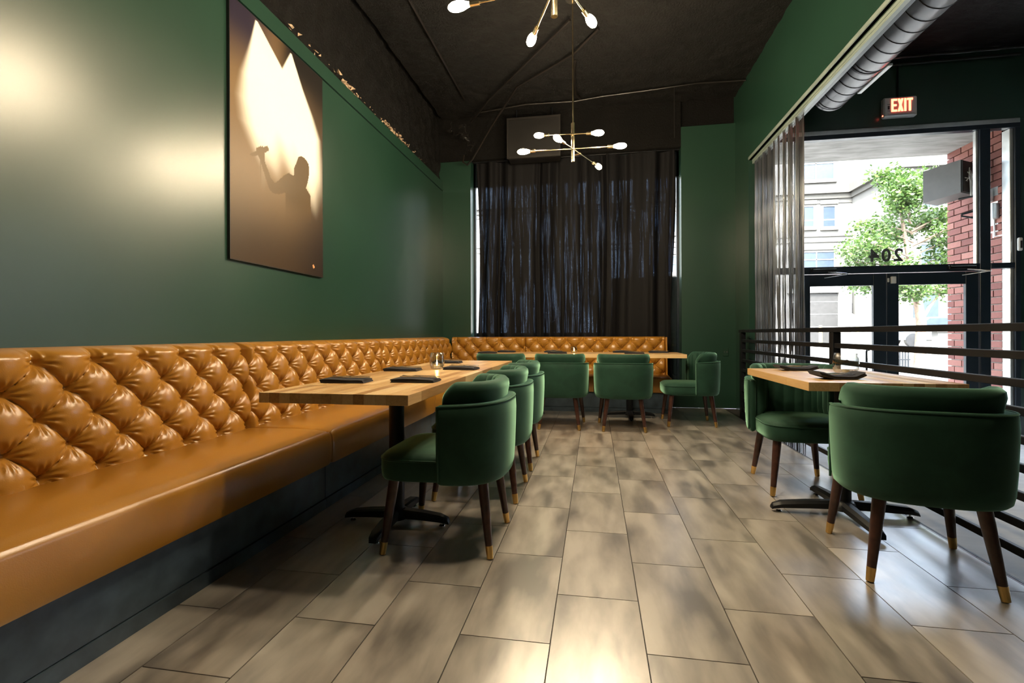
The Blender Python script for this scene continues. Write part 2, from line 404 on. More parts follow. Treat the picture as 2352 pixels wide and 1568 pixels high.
# back window (behind the drapes)
w = thing('window_1', 'wide window behind the black curtain', 'window', (0, YB+0.22, 0), kind='structure')
f = MB()
for x in (WX0, -0.80, 0.18, WX1): f.quad_box(x-0.03, x+0.03, -0.03, 0.03, WZ0, WZ1)
f.quad_box(WX0, WX1, -0.03, 0.03, WZ0, WZ0+0.07).quad_box(WX0, WX1, -0.03, 0.03, 3.19, WZ1)
f.build('window_frame', FRAME, w)
for a, c in ((WX0, -0.80), (-0.80, 0.18), (0.18, WX1)):
    MB().quad_box(a+0.03, c-0.03, -0.005, 0.005, WZ0+0.07, 3.19).build('pane', PANE, w)
MB().quad_box(0.25, WX1, 0.02, 0.05, WZ0, 1.80).build('glow_block', FRAME, w)  # unseen opaque panels added to stop the window glow low in the drape
MB().quad_box(WX0, 0.25, 0.02, 0.05, WZ0, 1.02).build('glow_block', FRAME, w)

# ------------------------------------------------------------------ entrance glazing and doors
sf = thing('window_2', 'dark framed entrance glazing with transom and side lights', 'window', (0, YD, 0), kind='structure')
def bar(x0, x1, z0, z1, d0=-0.03, d1=0.06, nm='frame_bar', mat=FRAME, par=None):
    return MB().bbox(x0, x1, d0, d1, z0, z1, 0.004).build(nm, mat, par or sf)
bar(2.28, XR, 3.52, 3.58); bar(2.28, 2.335, ZV, 3.52); bar(2.615, 2.705, ZV, 3.52); bar(4.715, 4.83, ZV, 3.52)
bar(2.705, 4.715, 1.770, 1.862); bar(2.335, 2.615, 1.775, 1.862); bar(4.83, 5.09, 1.795, 1.862)
bar(2.335, 2.615, ZV, ZV+0.12); bar(4.83, 5.09, ZV, ZV+0.12); bar(5.09, XR, ZV, 3.52)
bar(4.690, 4.716, 1.862, 3.52, 0.0, 0.05, 'glazing_bead', ALU); bar(5.055, 5.092, 1.862, 3.52, 0.0, 0.12, 'glazing_bead', ALU)
bar(5.055, 5.092, ZV+0.12, 1.795, 0.0, 0.12, 'glazing_bead', ALU)
for a, c, z0, z1 in ((2.335, 2.615, ZV+0.12, 1.775), (2.335, 2.615, 1.862, 3.52), (2.705, 4.715, 1.862, 3.52), (4.83, 5.09, 1.862, 3.52), (4.83, 5.09, ZV+0.12, 1.795)):
    MB().quad_box(a, c, 0.018, 0.026, z0, z1).build('pane', PANE, sf)
def door(name, x0, x1, g0, g1, hx, label):
    d = thing(name, label, 'door', (0, YD, 0), kind='structure')
    z0, z1, gz0, gz1 = ZV+0.012, 1.764, ZV+0.26, 1.612
    for a, c, e, f2, nm in ((x0, g0, z0, z1, 'stile'), (g1, x1, z0, z1, 'stile'), (g0, g1, gz1, z1, 'top_rail'), (g0, g1, z0, gz0, 'bottom_rail')):
        MB().bbox(a, c, -0.012, 0.034, e, f2, 0.003).build(nm, FRAME, d)
    MB().quad_box(g0, g1, 0.008, 0.016, gz0, gz1).build('pane', PANE, d)
    MB().pipe([(hx, 0.034, 0.78), (hx, 0.075, 0.78), (hx, 0.09, 0.76), (hx, 0.09, 0.36), (hx, 0.075, 0.34), (hx, 0.034, 0.34)], 0.013, 8).build('pull_handle', IRON, d, True)
    return d
d1 = door('door_1', 2.712, 3.680, 2.787, 3.532, 3.50, 'left glazed entrance door behind the railing')
d2 = door('door_2', 3.686, 4.706, 3.822, 4.570, 3.86, 'right glazed entrance door beside the brick wall')
def closer(d, x, s):
    c = MB().bbox(x-0.15, x+0.15, -0.075, -0.03, 1.79, 1.84, 0.006).build('closer_body', IRON, d)
    MB().bbox(x-0.13, x+0.14, -0.078, -0.074, 1.826, 1.834, 0.001).build('closer_trim', STEEL, c)
    MB().tube((x+0.05*s, -0.07, 1.79), (x+0.20*s, -0.22, 1.745), 0.009).tube((x+0.20*s, -0.22, 1.745), (x+0.02*s, -0.03, 1.72), 0.008).build('closer_arm', STEEL, d, True)
closer(d1, 2.93, 1); closer(d2, 4.50, 1)
sb = MB().bbox(3.725, 3.780, YD-0.045, YD-0.012, 1.63, 1.72, 0.005).build('door_sensor', WHITEP)
tag(sb, 'small white alarm contact at the meeting edge of the two doors', 'sensor')
MB().bbox(3.690, 3.708, YD-0.03, YD-0.012, 1.65, 1.70, 0.003).build('magnet', WHITEP, sb)
kp = MB().bbox(5.10, 5.145, YD-0.07, YD-0.031, 2.00, 2.16, 0.01).build('wall_sensor', WHITEP)
tag(kp, 'white sensor box on the frame at the right edge', 'sensor')
MB().bbox(5.112, 5.133, YD-0.073, YD-0.069, 2.03, 2.12, 0.003).build('sensor_window', GREYD, kp)
# house number on the transom glass, read from the street
def text_mesh(s, size, ext, mat, name):
    c = bpy.data.curves.new(name, 'FONT'); c.body = s; c.size = size; c.extrude = ext; c.align_x = 'CENTER'; c.resolution_u = 4; c.offset = 0.006; c.space_character = 1.25
    o = bpy.data.objects.new(name, c); COL.objects.link(o)
    dg = bpy.context.evaluated_depsgraph_get()
    me = bpy.data.meshes.new_from_object(o.evaluated_get(dg)); bpy.data.objects.remove(o)
    me.name = name; me.materials.clear(); me.materials.append(mat); return me
VINYL = flat('grey vinyl', (0.085, 0.085, 0.085), 0.6)
hn = link('house_number', text_mesh('204', 0.225, 0.001, VINYL, 'house_number'), None, (3.70, YD+0.028, 1.925), (PI/2, 0, PI))
tag(hn, 'grey vinyl house number 204 reversed on the transom glass', 'number')
# exit sign
ex = thing('exit_sign', 'lit red exit sign in a pale housing above the doors', 'exit sign', (3.815, YD-0.001, 3.86))
MB().bbox(-0.19, 0.19, -0.075, -0.0, -0.125, 0.125, 0.014).build('housing', WHITEP, ex)
L = MB(); y0, y1 = -0.079, -0.075; zb, zt = -0.062, 0.098
def pol(p): L.prism(p, 'y', y0, y1)
def rect(a, c, e, f2): pol([(a, e), (c, e), (c, f2), (a, f2)])
rect(-0.105, -0.082, zb, zt); rect(-0.082, -0.042, zt-0.024, zt); rect(-0.082, -0.046, 0.006, 0.030); rect(-0.082, -0.042, zb, zb+0.024)
pol([(-0.034, zb), (-0.009, zb), (0.030, zt), (0.005, zt)]); pol([(-0.034, zt), (-0.009, zt), (0.030, zb), (0.005, zb)])
rect(0.040, 0.063, zb, zt); rect(0.071, 0.135, zt-0.024, zt); rect(0.0915, 0.1145, zb, zt-0.024)
L.build('letters', REDL, ex)
MB().quad_box(-0.150, -0.118, -0.0765, -0.075, 0.030, 0.036).quad_box(-0.150, -0.118, -0.0765, -0.075, -0.050, -0.044).quad_box(-0.146, -0.124, -0.0765, -0.075, -0.030, 0.015).build('arrow_print', BLACKP, ex)
MB().bbox(-0.15, 0.15, -0.079, -0.074, -0.112, -0.086, 0.002).build('lower_slot', ALU, ex)
MB().bbox(-0.197, -0.19, -0.06, -0.045, -0.105, -0.092, 0.002).build('indicator_lamp', REDL, ex)
tag(MB().pipe([(3.815, YD-0.02, 3.985), (3.815, YD-0.02, 4.46)], 0.008).build('sign_conduit', IRON, None, True), 'thin black conduit rising from the exit sign', 'conduit')

# ------------------------------------------------------------------ spiral duct and conduits
du = thing('spiral_duct', 'grey spiral ventilation duct running above the entrance', 'duct', (2.84, 0, 3.91))
y0, y1, R = -1.0, 6.44, 0.20
MB().rings([[(R*math.cos(2*PI*k/40), y, R*math.sin(2*PI*k/40)) for k in range(40)] for y in [y0+(y1-y0)*i/60 for i in range(61)]], True, False).build('duct_body', DUCT, du, True)
pts = []; turns = (y1-y0)/0.165
for i in range(int(turns*28)+1):
    a = 2*PI*i/28; pts.append(((R+0.001)*math.cos(a), y0+0.165*i/28, (R+0.001)*math.sin(a)))
MB().pipe(pts, 0.0055, 5).build('spiral_seam', flat('dark duct seam', (0.03, 0.03, 0.03), 0.5), du, True)
MB().rings([[((R+dr)*math.cos(2*PI*k/40), y, (R+dr)*math.sin(2*PI*k/40)) for k in range(40)] for dr, y in ((-0.012, y1-0.03), (0.004, y1-0.03), (0.005, y1+0.004), (-0.012, y1+0.004), (-0.012, y1-0.25))], False, True).build('end_collar', DUCT, du, True)
MB().bbox(0.150, 0.195, 5.55, 6.15, -0.155, -0.130, 0.004).build('side_grille', WHITEP, du)
for y in (1.5, 3.6, 5.6):
    MB().tube((0, y, R), (0, y, 0.585), 0.006).rings([[((R+d)*math.cos(2*PI*k/40), y+e, (R+d)*math.sin(2*PI*k/40)) for k in range(40)] for d, e in ((0.003, -0.012), (0.006, -0.012), (0.006, 0.012), (0.003, 0.012))], True, True).build('hanger', IRON, du)
def conduit(pts, r, label, mat=IRON, nm='conduit', n=8):
    return tag(MB().pipe(pts, r, n).build(nm, mat, None, True), label, 'conduit')
GLOSSB = flat('glossy black paint', (0.012, 0.010, 0.009), 0.32)
conduit([(-1.69, 1.0, ZC-0.04), (-1.69, 6.2, ZC-0.04)], 0.012, 'thin black conduit along the ceiling beside the left wall', GLOSSB)
conduit([(-1.72, 6.62, 4.00), (-1.36, 6.2, 4.09), (-0.23, 4.78, 4.10)], 0.014, 'upper black pipe slanting across the ceiling from the left corner', GLOSSB)
conduit([(-1.80, 6.55, 3.52), (-1.83, 6.60, 3.44), (-1.79, 6.68, 3.42), (-1.72, 6.70, 3.50), (-1.40, 6.50, 3.86), (-0.95, 5.95, 4.09), (-0.23, 5.38, 4.10), (0.05, 5.0, 4.12)], 0.013, 'lower black pipe with a hooked end in the left corner', GLOSSB)
conduit([(-1.56, 6.52, 4.08), (-0.9, 6.44, 4.10), (-0.25, 6.45, 4.09), (0.1, 6.40, 4.10), (0.71, 6.32, 4.09), (1.25, 6.27, 4.10), (1.83, 6.30, 4.10)], 0.010, 'wavy black cable crossing the ceiling near the back wall', GLOSSB)
conduit([(-0.21, 5.55, 4.12), (-0.235, 5.8, 4.12), (-0.235, 6.3, 4.11), (-0.18, 6.42, 4.11)], 0.016, 'black strip drawn as a shadow line on the ceiling behind the far chandelier', GLOSSB)  # thin dark tube modelled in place of a shadow line on the ceiling
conduit([(1.0, 6.35, 4.12), (1.0, 6.35, 3.48)], 0.005, 'thin rod hanging from the ceiling near the curtain', GLOSSB)
conduit([(XS+0.16, YD-0.06, 4.40), (XR-0.02, YD-0.06, 4.40)], 0.018, 'lower black pipe under the lobby ceiling', GLOSSB)
conduit([(XS+0.16, YD-0.16, 4.44), (XR-0.02, YD-0.16, 4.44)], 0.018, 'upper black pipe under the lobby ceiling', GLOSSB)
random.seed(3)
for i, lab in enumerate(('tangled black cable in the upper left corner by the pipe', 'loose black cable drooping in the upper left corner', 'thin black wire curled above the curtain end')):
    p = Vector((-1.95+0.1*i, 6.45, 3.95-0.1*i)); pts = []
    for k in range(26):
        pts.append(tuple(p)); p += Vector((random.uniform(-.035, .045), random.uniform(-.03, .03), random.uniform(-.05, .025)))
        p.x = min(max(p.x, -2.12), -1.55); p.y = min(max(p.y, 6.3), 6.72)
    conduit(pts, 0.007, lab, GLOSSB, 'cable', 6)
ab = thing('ceiling_unit', 'black box unit hanging above the curtain', 'air unit', (-0.82, 6.66, 3.70))
MB().bbox(-0.36, 0.36, -0.10, 0.12, -0.28, 0.27, 0.012).build('case', flat('black metal case', (0.006, 0.005, 0.0045), 0.5), ab)
fr = MB()
for a in ((-0.37, -0.345, -0.115, -0.098, -0.28, 0.28), (0.345, 0.37, -0.115, -0.098, -0.28, 0.28), (-0.345, 0.345, -0.115, -0.098, 0.25, 0.28), (-0.345, 0.345, -0.115, -0.098, -0.28, -0.25)): fr.quad_box(*a)
fr.build('front_frame', flat('worn black metal', (0.013, 0.011, 0.010), 0.45), ab)
for x in (-0.25, 0.25): MB().tube((x, 0, 0.27), (x, 0, 0.44), 0.008).build('hanger', IRON, ab)
# torn insulation along the top of the green wall
fk = MB(); random.seed(11)
for i in range(120):
    y = random.choice((random.uniform(3.95, 4.25), random.uniform(4.75, 5.5), random.uniform(4.9, 5.4), random.uniform(3.2, 6.4)))
    c = Vector((XW-0.005+random.uniform(-.01, .015), y, 3.250+abs(random.gauss(0, .018)))); s = random.uniform(.006, .022)
    q = [c+Vector((random.uniform(-s, s), random.uniform(-2*s, 2*s), random.uniform(-s, s))) for _ in range(5)]
    n = len(fk.v); fk.v += [tuple(p) for p in q]; fk.f += [(n, n+1, n+2), (n, n+2, n+3), (n, n+3, n+1), (n+4, n+1, n+2), (n+4, n+2, n+3), (n+4, n+3, n+1)]
tag(fk.build('torn_insulation', RUST), 'torn tan insulation scraps along the top of the green wall', 'insulation', kind='stuff')
ou = thing('wall_outlet', 'small dark wall outlet low on the green pilaster', 'outlet', (1.72, YB-0.001, 0.755))
MB().bbox(-0.035, 0.035, -0.008, 0, -0.057, 0.057, 0.003).build('plate', PAINT, ou)
for x in (-0.016, 0.016): MB().lathe([(0.002, 0), (0.009, 0), (0.009, 0.006), (0.002, 0.006)], 10).build('socket', WHITE, ou, False, (x, -0.008, 0.0), (PI/2, 0, 0))

# ------------------------------------------------------------------ window drape and chain curtain
random.seed(21)
fold = [0.0]
for i in range(700):
    fold.append(fold[-1] + 0.058*(1+0.75*math.sin(i*0.031)+0.55*math.sin(i*0.083+1.3)+0.35*math.sin(i*0.19+0.4)))
def drape(u, v):
    x = -1.715 + 2.80*u + 0.012*math.sin(5*v+9*u)
    if u < 0.02: x += 0.035*math.sin(3.1*v)*(1-u/0.02)
    if u > 0.98: x += (-0.03+0.05*math.sin(4.5*v+0.6))*((u-0.98)/0.02)
    a = fold[int(u*690)]
    amp = 0.030+0.018*v+0.012*math.sin(3*u+2*v)
    sway = 0.35*math.sin(2.2*v+7*u)*v
    y = 6.915 + amp*math.sin(a+sway) + 0.012*math.sin(2.3*a+1.0+2*v)
    return (x, y, 3.52-3.23*v)
dr = thing('window_drape', 'floor length black drape covering the back window', 'curtain', (0, 0, 0))
MB().grid(drape, 690, 36).build('drape_cloth', CURTAIN, dr, 'all')
MB().tube((WX0+0.005, 6.915, 3.532), (WX1-0.005, 6.915, 3.532), 0.008).build('curtain_rod', IRON, dr, True)
ch = MB(); random.seed(5)
ny = 150
for i in range(ny):
    t = i/(ny-1); yy = 4.86+1.36*t
    yb = yy + 0.020*math.sin(t*46) ; xb = XS+0.055 + 0.022*math.sin(t*58+0.5)
    pts = []; rs = []
    for k in range(24):
        z = 3.050-3.30*k/23
        w_ = k/23
        pts.append((xb*(1)+0.010*math.sin(9*w_+i)*w_, yb+0.004*math.sin(4*w_+i*1.7)*w_, z)); rs.append(0.0036 if k % 2 else 0.0024)
    ch.pipe(pts, rs, 4, False)
tag(ch.build('chain_curtain', CHAIN, None, 'all'), 'shimmering metal chain curtain hanging beside the entrance', 'chain curtain', kind='stuff')

# ------------------------------------------------------------------ railing
ra = thing('railing', 'black metal railing with horizontal bars along the platform edge', 'railing', (1.745, 0, 0))
for i in range(9):
    z = 1.030-0.117*i
    MB().bbox(-0.022 if i == 0 else -0.012, 0.022 if i == 0 else 0.012, -1.2, 6.24, z-0.018, z+0.018, 0.003).build('rail_bar', IRON, ra)
for y in (-1.0, 1.35, 3.92, 6.18):
    MB().bbox(-0.02, 0.034, y-0.032, y+0.032, -0.31, 1.012, 0.003).build('post', IRON, ra)

# ------------------------------------------------------------------ banquettes
RZ, RP, Z0B = 0.108, 0.215, 0.905
def banq_back(L, s0, thin, nu, nv=96, end0=True, end1=True):
    def front(s, z):
        zc = min(max(z, Z0B-4*RZ), Z0B)
        a = (s-s0)/RP+(zc-Z0B)/(2*RZ); b_ = (s-s0)/RP-(zc-Z0B)/(2*RZ)
        h = (abs(math.sin(PI*a))*abs(math.sin(PI*b_)))**0.34
        # nearest button
        best = 9; bx = bz = 0
        ra_, rb_ = round(a), round(b_)
        for i in (ra_-1, ra_, ra_+1):
            for j in (rb_-1, rb_, rb_+1):
                bs = s0+(i+j)/2*RP; bzz = Z0B+(i-j)*RZ
                if bzz > Z0B+.01 or bzz < Z0B-4*RZ-.01: continue
                d = math.hypot(s-bs, z-bzz)
                if d < best: best = d; bx = s-bs; bz = z-bzz
        d = best
        rel = 0.046*h - 0.014*math.exp(-(d/0.016)**2) - 0.016*math.exp(-(d/0.040)**2)
        th = math.atan2(bz, bx)
        rel += 0.0055*math.sin(12*th+math.sin(s*40)*1.2)*math.exp(-((d-0.036)/0.022)**2)
        t = (0.205-thin) - 0.03*(z-0.42)/0.5 - 0.050 + rel
        e = 9
        if end0: e = min(e, s)
        if end1: e = min(e, L-s)
        if e < 0.025: t -= 0.030*(1-e/0.025)**2
        return t
    m = MB(); nt = 9
    def P(u, v):
        i_ = round(u*(nu+2)); k = v*(nv+nt); s = L*min(max(i_-1, 0), nu)/nu
        if i_ == 0 or i_ == nu+2: return (s, -0.004, min(0.425+0.495*k/nv, 0.955))
        if k <= nv:
            z = 0.425+0.495*k/nv
            return (s, -front(s, z), z)
        q = (k-nv)/nt; t = front(s, 0.92)
        a = q*PI/2
        return (s, -0.02-(t-0.02)*math.cos(a)**0.8 if q < 1 else -0.004, 0.92+0.042*math.sin(a))
    m.grid(P, nu+2, nv+nt)
    bts = []
    for r in range(5):
        z = Z0B-r*RZ; off = 0 if r % 2 == 0 else RP/2
        k = -2
        while True:
            s = s0+off+k*RP; k += 1
            if s > L-0.03: break
            if s < 0.03: continue
            bts.append((s, -front(s, z)-0.006, z))
    return m, bts
def seat_mesh(L, depth0, depth1):
    """cushion from y=-depth0 (front) to y=-depth1 (back)"""
    d0, d1_ = depth0, depth1
    prof = [(-d0+0.03, 0.256), (-d0+0.006, 0.262), (-d0, 0.28), (-d0-0.004, 0.36), (-d0, 0.428), (-d0+0.004, 0.440), (-d0+0.014, 0.449),
            (-d0+0.022, 0.446), (-d0+0.030, 0.452), (-d0+0.10, 0.460), (-d0+0.25, 0.463), (-d1_-0.02, 0.458), (-d1_, 0.44), (-d1_, 0.256)]
    def ring(s, k):
        cy = sum(p[0] for p in prof)/len(prof); cz = 0.36
        return [(s, cy+(y-cy)*(1-0.03*k), cz+(z-cz)*(1-0.16*k)) for y, z in prof]
    st = [(0, 1), (0.004, .55), (0.012, .2), (0.03, 0)] + [(L*i/24, 0) for i in range(1, 24)] + [(L-0.03, 0), (L-0.012, .2), (L-0.004, .55), (L, 1)]
    return MB().rings([ring(s, k) for s, k in st])
BUTTON = MB().lathe([(0.0005, 0.008), (0.006, 0.007), (0.010, 0.003), (0.011, -0.004)][::-1], 10).mesh('button', LEATHER, 'all')
def banquette(label, loc, rz, L, s0, thin=0.0, nu=300, seat0=0.0, seat1=None, e0=True, e1=True, endcap=False):
    t = thing('banquette_section', label, 'banquette', loc, rz, 'tufted banquette sections')
    m, bts = banq_back(L, s0, thin, nu, 96, e0, e1)
    bk = m.build('backrest', LEATHER, t, 'all')
    for p in bts: link('button', BUTTON, bk, p, (PI/2, 0, 0))
    seat1 = L if seat1 is None else seat1
    dep = 0.70-thin*2.1; db = 0.165-thin
    seat_mesh(seat1-seat0-0.004, dep, db).build('seat_cushion', LEATHER, t, True, (seat0+0.002, 0, 0), None, 50)
    MB().bbox(seat0+0.001, seat1-0.001, -dep+0.045, -0.005, 0.058, 0.255, 0.002).build('base_panel', BASEP, t)
    MB().quad_box(seat0, seat1, -dep+0.038, -0.10, 0.0, 0.056).build('plinth', BASEP, t)
    if endcap:
        MB().prism([(-dep+0.02, 0.0), (-dep+0.02, 0.44), (-0.19, 0.46), (-0.155, 0.955), (-0.002, 0.955), (-0.002, 0.0)], 'x', L+0.001, L+0.016).build('end_panel', LEATHER, t)
    return t
banquette('near cognac tufted banquette section at the left edge of the room', (XW, 0.74, 0), PI/2, 1.83, 0.094+RP*0, nu=420)
banquette('middle cognac tufted banquette section behind the long table', (XW, 2.573, 0), PI/2, 1.83, 0.10, nu=360)
banquette('far cognac tufted banquette section on the left wall, reaching the corner', (XW, 4.406, 0), PI/2, YB-0.155-4.406, 0.10, nu=340, e1=False, seat1=YB-4.41)
banquette('short cognac tufted banquette section in the corner under the curtain', (-2.04, YB, 0), 0, 1.07, 0.06, 0.06, nu=200, seat0=0.545, e0=False)
banquette('cognac tufted banquette section under the curtain beside the pilaster', (-0.968, YB, 0), 0, 1.90, 0.15, 0.06, nu=300, endcap=True)

# ------------------------------------------------------------------ tables
random.seed(31)
def table(label, cx, cy, L, W, rz, bases, arm, rounded=False):
    t = thing('butcher_block_table', label, 'table', (cx, cy, 0), rz, 'butcher block tables')
    n = round(W/0.0465); w = W/n
    for i in range(n):
        y = -W/2+(i+0.5)*w; x = -L/2
        cuts = [x]
        while True:
            step = random.choice((0.30, 0.42, 0.55, 0.70)) * (0.5 if len(cuts) == 1 and random.random() < .5 else 1)
            if cuts[-1]+step > L/2-0.12: break
            cuts.append(cuts[-1]+step)
        cuts.append(L/2)
        for a, b_ in zip(cuts, cuts[1:]):
            l = (b_-a)/2
            MB().bbox(-l, l, -w/2, w/2, -0.021, 0.021, 0.0006).build('stave', WOOD, t, False, ((a+b_)/2, y, 0.749))
    for bx in bases:
        c = MB().tube((bx, 0, 0.055), (bx, 0, 0.715), 0.040, None, 24).build('column', IRON, t, True)
        MB().bbox(bx-0.16, bx+0.16, -0.16, 0.16, 0.716, 0.7275, 0.004).build('top_plate', IRON, t)
        MB().lathe([(0.055, 0.03), (0.066, 0.05), (0.055, 0.075), (0.042, 0.085)], 24, (bx, 0, 0)).build('hub', IRON, t, True)
        for k in range(4):
            a = k*PI/2
            def sec(d, hw, z0, z1):
                c2 = 0.30 if not rounded else 0.5
                return [(d, -hw, z0), (d, hw, z0), (d, hw, z1-hw*c2), (d, hw*(1-c2), z1), (d, -hw*(1-c2), z1), (d, -hw, z1-hw*c2)]
            lg = MB().rings([sec(0.03, .030, .038, .082), sec(arm*0.5, .029, .034, .074), sec(arm-0.05, .027, .028, .062), sec(arm-0.008, .022, .020, .046), sec(arm, .018, .016, .034)])
            o = lg.build('base_leg', IRON, t, True, (bx, 0, 0), (0, 0, a))
            MB().lathe([(0.013, 0.0), (0.016, 0.004), (0.012, 0.010), (0.006, 0.012), (0.006, 0.034)], 12, (arm-0.04, 0, 0)).build('levelling_foot', STEEL, o, True)
    return t
ZT = 0.77
table('long butcher block table in front of the left banquette', -1.045, 2.985, 2.40, 0.65, PI/2, (-0.555, 0.575), 0.29)
table('long butcher block table in front of the back banquette', -0.21, 5.93, 2.44, 0.65, 0, (-0.70, 0.62), 0.29)
table('small butcher block table against the black railing', 1.352, 3.00, 0.945, 0.675, PI/2, (-0.06,), 0.37, True)

# ------------------------------------------------------------------ velvet chairs
def chair_parts():
    t = thing('velvet_chair', 'x', 'chair', (0, 0, 0), 0, 'green velvet tub chairs')
    A, B, Y0, NE = 0.298, 0.285, -0.03, 2.7
    raw = [(A, -0.025)]
    for i in range(81):
        th = PI*i/80; c, s = math.cos(th), math.sin(th)
        raw.append((A*math.copysign(abs(c)**(2/NE), c), Y0-B*abs(s)**(2/NE)))
    raw.append((-A, -0.025))
    # resample
    d = [0]
    for p, q in zip(raw, raw[1:]): d.append(d[-1]+math.dist(p, q))
    def at(s):
        s = min(max(s, 0), d[-1])
        for i in range(len(raw)-1):
            if s <= d[i+1]+1e-9:
                k = (s-d[i])/max(1e-9, d[i+1]-d[i]); return Vector((raw[i][0]+(raw[i+1][0]-raw[i][0])*k, raw[i][1]+(raw[i+1][1]-raw[i][1])*k))
        return Vector(raw[-1])
    TOT = d[-1]
    def frame(s):
        p = at(s); t_ = (at(s+0.012)-at(s-0.012)).normalized(); return p, Vector((-t_.y, t_.x)), t_   # outward normal
    p_, n_, _ = frame(TOT/2)
    sg = 1 if n_.y < 0 else -1
    def shell_prof(s):
        e = min(s, TOT-s)/TOT*2
        k = math.sin(min(1, e*1.0)*PI/2)
        zt = 0.690+0.012*k
        return [(-0.046, 0.36), (-0.036, 0.345), (-0.020, 0.340), (-0.008, 0.352), (-0.001, 0.385), (0.004, 0.46), (0.008, 0.56), (0.010, 0.64), (0.008, zt-0.012), (0.002, zt), (-0.012, zt+0.004), (-0.030, zt+0.004), (-0.046, zt-0.004)]
    def sweep(prof_fn, s0, s1, n, round_end=0.02):
        rings = []
        ss = [(s0, 0.25), (s0+0.004, 0.65), (s0+0.012, 0.92)] + [(s0+0.02+(s1-s0-0.04)*i/n, 1) for i in range(n+1)] + [(s1-0.012, 0.92), (s1-0.004, 0.65), (s1, 0.25)]
        for s, k in ss:
            p, nn, _ = frame(s); nn = nn*sg; pr = prof_fn(s)
            oc = sum(q[0] for q in pr)/len(pr); zc = sum(q[1] for q in pr)/len(pr)
            r = []
            for o, z in pr:
                o2 = oc+(o-oc)*k; z2 = zc+(z-zc)*(1-(1-k)*0.10)
                r.append((p.x+nn.x*o2, p.y+nn.y*o2, z2))
            rings.append(r)
        return MB().rings(rings)
    sh = sweep(shell_prof, 0, TOT, 64).build('back_shell', VELVET, t, True, None, None, 60)
    pts = []
    for i in range(70):
        s = 0.008+(TOT-0.016)*i/69; p, nn, _ = frame(s); nn = nn*sg; z = shell_prof(s)[9][1]
        pts.append((p.x+nn.x*0.003, p.y+nn.y*0.003, z))
    MB().pipe([(pts[0][0], pts[0][1], 0.36)] + pts + [(pts[-1][0], pts[-1][1], 0.36)], 0.0055, 6).build('piping', VELVET, sh, True)
    def cush_prof(s):
        e = min(s, TOT-s); k = min(1, max(0, (e-0.010)/0.085)); k = math.sin(k*PI/2)
        zt = 0.722+0.072*k
        chn = 0.012*abs(math.sin(PI*s/0.078))**0.6
        return [(-0.050, 0.42), (-0.048, 0.60), (-0.034, 0.705), (-0.024, zt-0.040), (-0.027, zt-0.016), (-0.042, zt-0.001), (-0.066, zt), (-0.086-chn*.6, zt-0.010), (-0.098-chn, zt-0.035), (-0.098-chn, 0.60), (-0.098-chn, 0.50), (-0.088, 0.42)]
    sweep(cush_prof, 0.014, TOT-0.014, 150).build('back_cushion', VELVET, t, True, None, None, 60)
    # seat
    def plan(k, z, bulge=0):
        r = []
        for i in range(48):
            th = 2*PI*i/48; c, s = math.cos(th), math.sin(th); ne = 4.5
            x = 0.262*math.copysign(abs(c)**(2/ne), c); y = 0.245*math.copysign(abs(s)**(2/ne), s)
            x *= 1+0.05*(y/0.245)
            r.append((x*k, 0.042+y*k, z))
        return r
    st = MB().rings([plan(.90, .338), plan(.965, .342), plan(.99, .355), plan(1.0, .385), plan(.998, .425), plan(.985, .440), plan(.95, .452), plan(.85, .464), plan(.6, .472), plan(.25, .475)]).build('seat', VELVET, t, True, None, None, 60)
    MB().pipe([(p[0], p[1], p[2]) for p in plan(.992, .436)], 0.005, 6, False, True).build('piping', VELVET, st, True)
    for sx in (-1, 1):
        for (tx, ty, fx, fy) in ((0.205, 0.205, 0.248, 0.247), (0.165, -0.205, 0.212, -0.250)):
            a = Vector((sx*tx, ty, 0.345)); b_ = Vector((sx*fx, fy, 0.0)); q = b_+(a-b_)*(0.058/0.345)
            pts = [a+(q-a)*i/4 for i in range(5)]
            lg = MB().pipe(pts, [0.025, 0.0235, 0.0215, 0.019, 0.0165], 16).build('leg', WALNUT, t, True)
            MB().pipe([q, q+(b_-q)*0.5, b_+(q-b_)*0.06], [0.0172, 0.0160, 0.0145], 16).build('ferrule', BRASS, lg, True)
            MB().tube(b_+(q-b_)*0.06, b_, 0.009, 0.008, 10).build('glide', BLACKP, lg, True)
    return t
proto = chair_parts(); index_kids(proto)
chairs = [
 ((-0.715, 2.320), PI/2, 'nearest green velvet chair on the aisle side of the left table'),
 ((-0.715, 3.030), PI/2, 'middle green velvet chair on the aisle side of the left table'),
 ((-0.715, 3.715), PI/2, 'farthest green velvet chair on the aisle side of the left table'),
 ((-1.020, 5.290), 0, 'green velvet chair at the back table mostly hidden behind the left table'),
 ((-0.372, 5.285), 0, 'green velvet chair left of centre at the back table, seen from behind'),
 ((0.293, 5.275), 0, 'green velvet chair right of centre at the back table, seen from behind'),
 ((1.025, 5.635), PI/2, 'green velvet chair at the end of the back table, facing left'),
 ((1.325, 3.445), PI, 'green velvet chair facing the viewer under the small table'),
 ((1.352, 2.370), math.radians(-11.5), 'large green velvet chair in the right foreground with its back to the viewer'),
]
for i, ((x, y), rz, lab) in enumerate(chairs):
    o = proto if i == 0 else copy_tree(proto)
    o.location = (x, y, 0); o.rotation_euler = (0, 0, rz); o['label'] = lab

